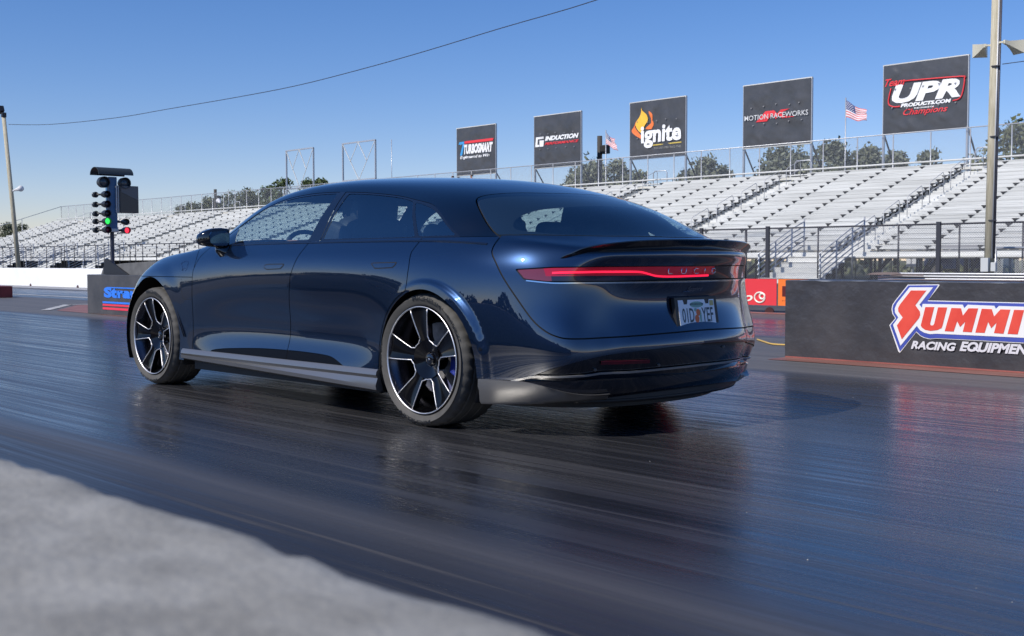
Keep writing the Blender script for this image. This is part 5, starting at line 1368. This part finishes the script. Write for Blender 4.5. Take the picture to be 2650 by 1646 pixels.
# ---------------- wheels ----------------
def make_wheel(name, rt, rr, wid, yface, spin):
    """centre at origin, outer face towards +Y at y = yface"""
    w = empty(name)
    # tyre profile (axial, radius), outer side first
    o = yface; i_ = yface-wid
    b = MB(); nseg = 144
    prof = [(o-.010, rr-.004),(o+.002, rr+.010),(o+.012, rr+.035),(o+.013,(rr+rt)/2+.005),(o+.004, rt-.030),(o-.010, rt-.013),(o-.024, rt-.005),
            (o-.050, rt-.001),(o-.056, rt-.007),(o-.062, rt-.001),(o-.105, rt),(o-.111, rt-.007),(o-.117, rt),(i_+.117, rt),(i_+.111, rt-.007),(i_+.105, rt),(i_+.05, rt-.001),
            (i_+.024, rt-.005),(i_+.004, rt-.028),(i_-.008,(rr+rt)/2),(i_, rr+.01),(i_+.012, rr-.004),(i_+.05,rr-.015),(o-.05,rr-.015)]
    V = []; m = len(prof)
    for k in range(nseg):
        a = 2*math.pi*k/nseg; notch = (k % 4 == 0)
        for j, (ax, r) in enumerate(prof):
            r_ = r - (.006 if notch and j in (5, 6, 7, 16, 17) else 0)
            V.append((r_*math.cos(a), ax, r_*math.sin(a)))
    F = [(k*m+j, k*m+(j+1) % m, ((k+1) % nseg)*m+(j+1) % m, ((k+1) % nseg)*m+j) for k in range(nseg) for j in range(m)]
    b.add(V, F); ty = b.build('tyre', M['tyre'], w, angle=40)
    # sidewall lettering
    rm = (rr+rt)/2 + .006
    for s, a0, a1, h in (('MICHELIN', 100, 58, .022), ('PILOT SPORT', 50, 22, .014), ('MICHELIN', -75, -120, .020), ('295/30 ZR 21' if wid > .28 else '265/35 ZR 20', 190, 165, .012)):
        def fn(u, v, w_, a0=a0, a1=a1, h=h):
            a = R(a0 + (a1-a0)*u); r = rm - h/2 + h*v; rel = (r-rr)/(rt-rr)
            return Vector((-r*math.cos(a), o+.0128+w_ - (.006*max(0, rel-.6)), r*math.sin(a)))
        V, F = fit_text(s, (0, 0, 1, 1), fn, .0012, bold=.02); lt = MB(); lt.add(V, F); lt.build('lettering', M['rubber_letter'], ty)
    # rim
    k = rr/.282
    b = MB()
    b.lathe([(o-.012, rr),(o+.004, rr-.002),(o+.004, rr-.008),(o-.008, rr-.011),(o-.03, rr-.020),(o-.05, rr-.034),(o-.16, rr-.040),(i_+.02, rr-.030),(i_+.01, rr)], 96)
    rim = b.build('rim', M['barrel'], w, angle=35)
    b = MB(); b.lathe([(o+.0045, rr-.0035),(o+.0070, rr-.005),(o+.0070, rr-.0085),(o+.0005, rr-.0105)], 96); b.build('rim_edge', M['polish'], rim, smooth=True)
    R1 = rr-.012; yd = lambda r: o - .004 - .055*max(0, 1-(r/R1))**1.25
    pol = lambda r, a, dy=0: (-r*math.cos(a), yd(r)+dy, r*math.sin(a))
    sp = MB(); pl = MB()
    win = []
    for q in range(5):
        c0 = R(71.6+spin+72*q)
        cor = [(R1, c0-R(21.5)), (R1*.43, c0-R(19.5)), (R1*.375, c0-R(6)), (R1*.385, c0+R(16)), (R1*.46, c0+R(22.5)), (R1, c0+R(21.5))]
        win.append(cor)
    for q in range(5):
        A_ = win[q]; B_ = win[(q+1) % 5]
        edge1 = [A_[5], A_[4], A_[3]]; edge2 = [B_[0], B_[1]]
        # spoke face between window q and q+1, as radial strips
        rs = [R1*(.37+.63*t/8) for t in range(9)]
        def ang(ed, r):
            for (ra, aa), (rb, ab) in zip(ed[:-1], ed[1:]):
                if rb <= r <= ra: return aa + (ab-aa)*(ra-r)/(ra-rb)
            return ed[-1][1]
        V = []; F = []
        for r in rs[0:]:
            a0 = ang(edge1, r); a1 = ang(edge2, r)
            if a1 < a0: a1 += 2*math.pi
            for t in (0, .25, .5, .75, 1):
                a = a0+(a1-a0)*t; dip = -.010*math.sin(math.pi*t)
                V.append(pol(r, a, dip))
            for t in (0, 1): V.append(pol(r, a0+(a1-a0)*t, -.035))
        nr = len(rs)
        for j in range(nr-1):
            for t in range(4): F.append((j*7+t, j*7+t+1, (j+1)*7+t+1, (j+1)*7+t))
            F.append((j*7, (j+1)*7, (j+1)*7+5, j*7+5)); F.append((j*7+4, j*7+6, (j+1)*7+6, (j+1)*7+4))
        sp.add(V, F)
        # polished edge lines round each window
        pts = []
        for (ra, aa), (rb, ab) in zip(A_[:-1], A_[1:]):
            for t in range(6): r = ra+(rb-ra)*t/6; pts.append(pol(r, aa+(ab-aa)*t/6, .0015))
        pts.append(pol(*A_[-1], .0015)); pl.tube(pts, .0035, 5)
    # hub disc reaching the inner ends of the windows
    V = []; F = []; nh = 60
    for ri, r in enumerate((R1*.375, R1*.32, R1*.22, R1*.14)):
        for t in range(nh):
            a = 2*math.pi*t/nh
            rr_ = r
            V.append(pol(rr_, a, -.001 if ri == 0 else -.004*ri))
    for ri in range(3):
        for t in range(nh): F.append((ri*nh+t, ri*nh+(t+1) % nh, (ri+1)*nh+(t+1) % nh, (ri+1)*nh+t))
    sp.add(V, F)
    spo = sp.build('spokes', M['rimblack'], rim, angle=30); pl.build('spoke_edges', M['polish'], rim, smooth=True)
    b = MB(); yc = yd(0); b.lathe([(yc+.004, 0.0005),(yc+.006,.024),(yc+.002,.030),(yc-.020,.034),(yc-.03,.05)], 32); b.build('hub_cap', M['gloss_black'], rim, angle=40)
    b = MB()
    for t in range(5):
        a = R(72*t+spin); b.tube([(-.052*math.cos(a), yc-.012, .052*math.sin(a)), (-.052*math.cos(a), yc-.0, .052*math.sin(a))], .008, 8)
    b.tube([(-.010, yc+.0065, 0), (.010, yc+.0065, .004)], .0025, 5); b.tube([(0, yc+.0065, -.008), (.002, yc+.0065, .009)], .0022, 5)
    b.build('wheel_bolt', M['chrome'], rim, smooth=True)
    b = MB(); b.lathe([(i_+.050,.0005),(i_+.050,rr-.035),(i_+.065,rr-.032),(i_+.065,.0005)], 40); b.build('splash_shield', M['shell'], w, angle=40)
    b = MB(); b.lathe([(o-.135,.06),(o-.130,.19*k),(o-.158,.19*k),(o-.155,.06)], 48, close=True); b.build('brake_disc', M['disc'], w, angle=30)
    b = MB(); V = []; F = []
    for s_, (a0, a1) in enumerate([(-28, 32)]):
        n = 10
        for t in range(n+1):
            a = R(a0+(a1-a0)*t/n)
            for r, y in ((.125, o-.095), (.205*k, o-.095), (.212*k, o-.16), (.125, o-.18)): V.append((r*math.cos(a+math.pi*.02)*(-1 if wid > .28 else -1), y, r*math.sin(a)))
        for t in range(n):
            for q in range(4): F.append((t*4+q, t*4+(q+1) % 4, (t+1)*4+(q+1) % 4, (t+1)*4+q))
        F += [(0,1,2,3), tuple(n*4+q for q in (3,2,1,0))]
    b.add(V, F); b.build('brake_caliper', M['caliper'] if wid > .28 else M['barrel'], w, angle=40)
    return w
def copy_tree(o, parent=None):
    c = o.copy(); C.objects.link(c); c.parent = parent
    for ch in list(o.children): copy_tree(ch, c)
    return c
wr = make_wheel('wheel', .3525, .2865, .293, 0, -13.0); wf = make_wheel('wheel', .345, .2745, .263, 0, -6.0)
wr.parent = car; wf.parent = car
wr.location = (0, .950, .3515); wf.location = (2.96, .950, .3440)
w2 = copy_tree(wr, car); w2.location = (0, -.950, .3515); w2.rotation_euler = (0, R(20), math.pi)
w3 = copy_tree(wf, car); w3.location = (2.96, -.950, .3440); w3.rotation_euler = (0, R(50), math.pi)
# ---------------- mirrors ----------------
for s in (1, -1):
    # housing: superellipse sections along Y
    b = MB(); V = []; F = []; n = 20
    secs = [(.885,2.12,1.030,.030,.040),(.900,2.12,1.026,.060,.057),(.95,2.12,1.024,.076,.064),(1.01,2.125,1.023,.078,.060),(1.05,2.135,1.018,.070,.050),(1.078,2.150,1.013,.050,.036),(1.090,2.165,1.010,.020,.018)]
    for y, x, z, rx, rz in secs:
        x -= .075; y -= .022 if y > .89 else .01
        for t in range(n):
            a = 2*math.pi*t/n; ca, sa = math.cos(a), math.sin(a)
            e = .62
            px_ = math.copysign(abs(ca)**e, ca)*rx; pz_ = math.copysign(abs(sa)**e, sa)*rz
            if px_ < 0: px_ *= .45              # flat rear face towards the driver
            V.append((x+px_, y*s, z+pz_))
    for j in range(len(secs)-1):
        for t in range(n): F.append((j*n+t, j*n+(t+1) % n, (j+1)*n+(t+1) % n, (j+1)*n+t))
    F += [tuple(range(n))[::-1], tuple((len(secs)-1)*n+t for t in range(n))]
    b.add(V, F)
    mo = b.build('door_mirror', M['gloss_black'], FDOOR if s == 1 else car, angle=45)
    b = MB(); b.prism([(-.075,-.030),(-.055,-.048),(.03,-.050),(.062,-.030),(.070,.015),(.055,.038),(-.05,.048),(-.072,.030)], lambda u, v, w: Vector((2.007+w, (.960+u)*s, 1.021+v)), (0, .006))
    b.build('mirror_glass', mat('mirror_glass', (.30,.36,.42), .03, 1.0), mo)
    b = MB(); b.tube([(2.06,.935*s,.975),(2.06,.925*s,.950),(2.05,.905*s,.930),(2.04,.87*s,.925)], [.024,.036,.046,.055], 10)
    b.build('mirror_foot', M['gloss_black'], mo, smooth=True)
# ---------------- cabin ----------------
cab = MB(); 
def cushion(b, c, s, tilt=0):
    rot = Matrix.Rotation(tilt, 3, 'Y'); n = 10
    V = []; F = []
    for i in range(n+1):
        th = math.pi*i/n
        for j in range(16):
            a = 2*math.pi*j/16; e = .45
            f = lambda v: math.copysign(abs(v)**e, v)
            v = Vector((f(math.sin(th))*f(math.cos(a))*s[0]/2, f(math.sin(th))*f(math.sin(a))*s[1]/2, f(math.cos(th))*s[2]/2))
            V.append(rot @ v + Vector(c))
    for i in range(n):
        for j in range(16): F.append((i*16+j, i*16+(j+1) % 16, (i+1)*16+(j+1) % 16, (i+1)*16+j))
    b.add(V, F)
for s in (1, -1):
    st = MB(); cushion(st, (1.50,.40*s,.47), (.54,.52,.20)); cushion(st, (1.20,.40*s,.80), (.20,.56,.72), R(-16)); cushion(st, (1.20,.64*s,.86), (.26,.10,.50), R(-16)); cushion(st, (1.20,.16*s,.86), (.26,.10,.50), R(-16))
    seat = st.build('front_seat', M['cabin'], car, smooth=True)
    h = MB(); cushion(h, (1.105,.40*s,1.155), (.12,.32,.24), R(-12)); h.build('headrest', M['cabin'], seat, smooth=True)
st = MB(); cushion(st, (.42,0,.45), (.55,1.36,.22)); cushion(st, (.10,0,.74), (.18,1.38,.60), R(-22)); rs_ = st.build('rear_seat', M['cabin'], car, smooth=True)
for y in (-.40, 0, .40):
    h = MB(); cushion(h, (-.06,y,1.035 if y else 1.015), (.10,.27,.15), R(-12)); h.build('headrest', M['cabin'], rs_, smooth=True)
b = MB(); b.prism([(-.25,.94),(.58,.94),(.50,1.22),(.10,1.21),(-.18,1.05)], lambda u, v, w: Vector((u, -.70+w, v)), (0, .02)); b.build('view_blocker', M['cabin'], car)  # added panel, blocks the light coming through the far rear windows
b = MB(); b.box((-.36, 0, .925), (.66, 1.36, .03)); b.box((2.35, 0, .80), (.62, 1.50, .22)); b.box((2.12,.0,.90),(.30,1.42,.07)); b.build('dashboard_and_shelf', M['cabin'], car, bevel=.01)
for s in (1, -1):
    b = MB(); b.box((1.55,.80*s,.80), (1.35,.07,.30)); b.box((.55,.80*s,.80), (.85,.07,.30)); b.build('door_card', M['cabin'], car, bevel=.01)
sw = MB(); cw = Vector((1.80,.40,.915)); ax = Vector((-.92,0,.40)).normalized(); e1 = Vector((0,1,0)); e2 = ax.cross(e1)
sw.tube([cw + (e1*math.cos(2*math.pi*i/28)*.185 + e2*math.sin(2*math.pi*i/28)*(.165))  for i in range(29)], .016, 8, caps=False)
sw.bar(cw-e1*.17, cw+e1*.17, .05, .02); sw.bar(cw, cw+e2*.15, .035, .02); sw.tube([cw, cw-ax*.22], .035, 8); cushion(sw, cw, (.06,.12,.11))
sw.build('steering_wheel', M['cabin'], car, smooth=True)
b = MB(); cushion(b, (1.93,0,1.245), (.035,.24,.065)); b.tube([(1.93,0,1.27),(1.98,0,1.30)], .012, 6); b.build('interior_mirror', M['cabin'], car, smooth=True)
b = MB(); b.box((1.62,.40,1.285),(.30,.40,.015), Matrix.Rotation(R(8),3,'Y')); b.box((1.62,-.40,1.285),(.30,.40,.015), Matrix.Rotation(R(8),3,'Y')); b.build('sun_visor', M['cabin'], car)
# ================= PEOPLE =================
def skin_body(name, joints, bones, m, parent, levels=2, root=0):
    """one continuous surface grown over a skeleton: joints {key: (pos, radius)}"""
    keys = list(joints); me = bpy.data.meshes.new(name)
    me.from_pydata([joints[k][0] for k in keys], [(keys.index(a), keys.index(b_)) for a, b_ in bones], [])
    o = bpy.data.objects.new(name, me); C.objects.link(o)
    bm = bmesh.new(); bm.from_mesh(me); ly = bm.verts.layers.skin.verify(); bm.verts.ensure_lookup_table()
    for i, k in enumerate(keys):
        r = joints[k][1]; r = r if isinstance(r, tuple) else (r, r); bm.verts[i][ly].radius = r; bm.verts[i][ly].use_root = (i == root)
    bm.to_mesh(me); bm.free()
    o.modifiers.new('skin', 'SKIN'); s = o.modifiers.new('sub', 'SUBSURF'); s.levels = levels; s.render_levels = levels
    dg = bpy.context.evaluated_depsgraph_get(); dg.update(); e = o.evaluated_get(dg); em = e.to_mesh()
    V = [tuple(v.co) for v in em.vertices]; F = [tuple(p.vertices) for p in em.polygons]; e.to_mesh_clear()
    bpy.data.objects.remove(o); bpy.data.meshes.remove(me)
    return mesh_obj(name, V, F, m, parent, True)
skinm = mat('skin', (.52,.27,.19), .5); shirtm = noisy('grey_green_shirt', (.10,.13,.13), (.15,.19,.19), 20, .9, .2); trm = mat('dark_trousers', (.02,.022,.03), .85); hairm = mat('dark_hair', (.03,.02,.014), .7)
def hand(J, B, wrist, pre, wpos, fwd, side, up, curl=.6):
    """palm and five unequal fingers; fwd, side (thumb side), up are unit vectors"""
    fwd, side, up, w = Vector(fwd), Vector(side), Vector(up), Vector(wpos)
    J[pre+'palm'] = (w + fwd*.045, (.022, .014)); B.append((wrist, pre+'palm'))
    for k, (off, L) in enumerate(((.026, .070), (.009, .080), (-.009, .074), (-.026, .058))):
        b0 = w + fwd*.080 + side*off; J[pre+'k%d' % k] = (b0, .0095); B.append((pre+'palm', pre+'k%d' % k))
        m_ = b0 + fwd*L*.5 - up*L*.25*curl; t = m_ + fwd*L*.35*(1-curl) - up*L*.45*curl
        J[pre+'m%d' % k] = (m_, .0085); J[pre+'t%d' % k] = (t, .0070); B += [(pre+'k%d' % k, pre+'m%d' % k), (pre+'m%d' % k, pre+'t%d' % k)]
    a = w + fwd*.030 + side*.034; c = a + fwd*.030 + side*.016 - up*.008
    J[pre+'th'] = (a, .011); J[pre+'tt'] = (c + fwd*.018 - up*.012, .0085); B += [(pre+'palm', pre+'th'), (pre+'th', pre+'tt')]
def face_bits(root, hc, fwd, hr=.098):
    fwd = Vector(fwd).normalized(); sd = fwd.cross(Vector((0,0,1))).normalized()
    b = MB()
    b.tube([hc+fwd*(hr*.93)+Vector((0,0,.018)), hc+fwd*(hr*1.17)-Vector((0,0,.012)), hc+fwd*(hr*.98)-Vector((0,0,.020))], [.009,.014,.010], 8)
    for s in (1, -1):
        b.tube([hc+sd*s*(hr*.74)+Vector((0,0,.018)), hc+sd*s*(hr*.88)-fwd*.012+Vector((0,0,.006)), hc+sd*s*(hr*.74)-Vector((0,0,.026))], [.010,.014,.008], 8)
    b.build('nose_and_ears', skinm, root, smooth=True)
    b = MB()
    for s in (1, -1): cushion(b, hc+fwd*(hr*.86)+sd*s*.031+Vector((0,0,.014)), (.016,.022,.013))
    b.build('eyes', mat('eye_dark', (.03,.025,.02), .2), root, smooth=True)
    b = MB(); b.tube([hc+fwd*(hr*.90)+sd*.022-Vector((0,0,.045)), hc+fwd*(hr*.97)-Vector((0,0,.044)), hc+fwd*(hr*.90)-sd*.022-Vector((0,0,.045))], .006, 6)
    b.build('mouth', mat('lips', (.35,.12,.10), .5), root, smooth=True)
def driver():
    root = empty('person', (1.42, .40, .56)); tag(root, 'driver in a grey green shirt sitting behind the wheel of the blue car', 'person')
    def P(x, y, z): return Vector((x, .40+y, z))
    J = {}; B = []
    def j(k, p, r, par=None):
        J[k] = (p, r)
        if par: B.append((par, k))
    j('pelvis', P(1.43,0,.62), (.15,.12)); j('waist', P(1.36,0,.76), (.13,.105), 'pelvis'); j('chest', P(1.30,0,.92), (.155,.115), 'waist'); j('collar', P(1.275,0,1.02), (.10,.08), 'chest')
    j('neck', P(1.275,0,1.065), .052, 'collar'); j('jaw', P(1.315,0,1.105), (.060,.058), 'neck'); j('head', P(1.300,0,1.165), (.080,.092), 'jaw'); j('crown', P(1.285,0,1.215), (.062,.070), 'head')
    for s, n in ((1, 'l'), (-1, 'r')):
        j(n+'sh', P(1.285,.19*s,.985), .055, 'collar'); j(n+'el', P(1.43,.235*s,.80), .042, n+'sh'); wr_ = P(1.655,.175*s,.955); j(n+'wr', wr_, (.026,.022), n+'el')
        j(n+'hip', P(1.46,.10*s,.60), .085, 'pelvis'); j(n+'kn', P(1.92,.13*s,.66), .060, n+'hip'); j(n+'an', P(2.20,.12*s,.36), .040, n+'kn'); j(n+'to', P(2.33,.12*s,.40), .035, n+'an')
        hand(J, B, n+'wr', n, wr_, Vector((.86,0,.5)).normalized(), Vector((0,-s*1.0,0)), Vector((-.5,0,.86)), .75)
    body_ = skin_body('body', J, B, skinm, None); child(body_, root)
    Js = {k: (p, (r if isinstance(r, tuple) else (r, r))) for k, (p, r) in J.items() if k in ('pelvis','waist','chest','collar','lsh','rsh','lel','rel')}
    Js = {k: (p, (r[0]+.014, r[1]+.014)) for k, (p, r) in Js.items()}
    child(skin_body('shirt', Js, [b_ for b_ in B if b_[0] in Js and b_[1] in Js], shirtm, None), root)
    Jt = {k: (J[k][0], ((J[k][1] if isinstance(J[k][1], tuple) else (J[k][1],)*2)[0]+.012,)*2) for k in ('pelvis','lhip','lkn','lan','rhip','rkn','ran')}
    child(skin_body('trousers', Jt, [b_ for b_ in B if b_[0] in Jt and b_[1] in Jt], trm, None), root)
    fr = empty('face_anchor'); bpy.data.objects.remove(fr)
    hc = P(1.305,0,1.150); n0 = set(bpy.data.objects)
    face_bits(None, hc, (1,0,0), .085)
    b = MB(); cushion(b, hc+Vector((-.030,0,.045)), (.155,.165,.135)); b.build('hair', hairm, None, smooth=True)
    for o in [o for o in bpy.data.objects if o not in n0]: child(o, root)
driver()
def bystander(px, py, D, cloth, label, seed):
    rnd = random.Random(seed); y = YD(D); t = at(px, py, 1, y); base = t.z-1.72
    root = empty('person', (t.x, y, base)); tag(root, label, 'person', 'people standing behind the top rail')
    P = lambda a, b_, c: Vector((t.x+a, y+b_, base+c)); J = {}; B = []
    def j(k, p, r, par=None):
        J[k] = (p, r)
        if par: B.append((par, k))
    j('pelvis', P(0,0,.95), (.15,.11)); j('waist', P(0,0,1.10), (.13,.10), 'pelvis'); j('chest', P(0,0,1.30), (.16,.11), 'waist'); j('collar', P(0,0,1.43), (.09,.08), 'chest'); j('neck', P(0,0,1.49), .05, 'collar'); j('head', P(.0,.015,1.60), (.075,.088), 'neck'); j('crown', P(0,0,1.66), (.06,.07), 'head')
    for s, n in ((1,'l'),(-1,'r')):
        j(n+'sh', P(.19*s,0,1.39), .052, 'collar'); j(n+'el', P(.24*s,.02,1.12), .04, n+'sh'); w = P(.20*s,.16,.98); j(n+'wr', w, .025, n+'el'); hand(J, B, n+'wr', n, w, (0,.8,-.6), (-s,0,0), (0,.6,.8), .4)
        j(n+'hip', P(.10*s,0,.88), .085, 'pelvis'); j(n+'kn', P(.11*s,.02,.48), .058, n+'hip'); j(n+'an', P(.11*s,-.01,.09), .042, n+'kn'); j(n+'to', P(.12*s,.13,.04), .035, n+'an')
    child(skin_body('body', J, B, skinm, None, 1), root)
    Js = {k: (p, tuple(q+.014 for q in (r if isinstance(r, tuple) else (r, r)))) for k, (p, r) in J.items() if k in ('pelvis','waist','chest','collar','lsh','rsh','lel','rel')}
    child(skin_body('jacket', Js, [b_ for b_ in B if b_[0] in Js and b_[1] in Js], cloth, None, 1), root)
    Jt = {k: (J[k][0], ((J[k][1] if isinstance(J[k][1], tuple) else (J[k][1],)*2)[0]+.012,)*2) for k in ('pelvis','lhip','lkn','lan','rhip','rkn','ran')}
    child(skin_body('trousers', Jt, [b_ for b_ in B if b_[0] in Jt and b_[1] in Jt], trm, None, 1), root)
    n0 = set(bpy.data.objects); face_bits(None, P(0,.01,1.59), (0,1,0), .08)
    b = MB(); cushion(b, P(0,-.02,1.655), (.165,.16,.12)); b.build('hair', hairm, None, smooth=True)
    for o in [o for o in bpy.data.objects if o not in n0]: child(o, root)
bystander(1220, 452, 52.9, mat('navy_jacket', (.02,.04,.14), .8), 'person in a navy jacket standing under the leftmost advert board', 1)
bystander(1171, 455, 52.9, mat('maroon_jacket', (.10,.02,.03), .8), 'person in a dark red jacket just left of the leftmost advert board', 2)
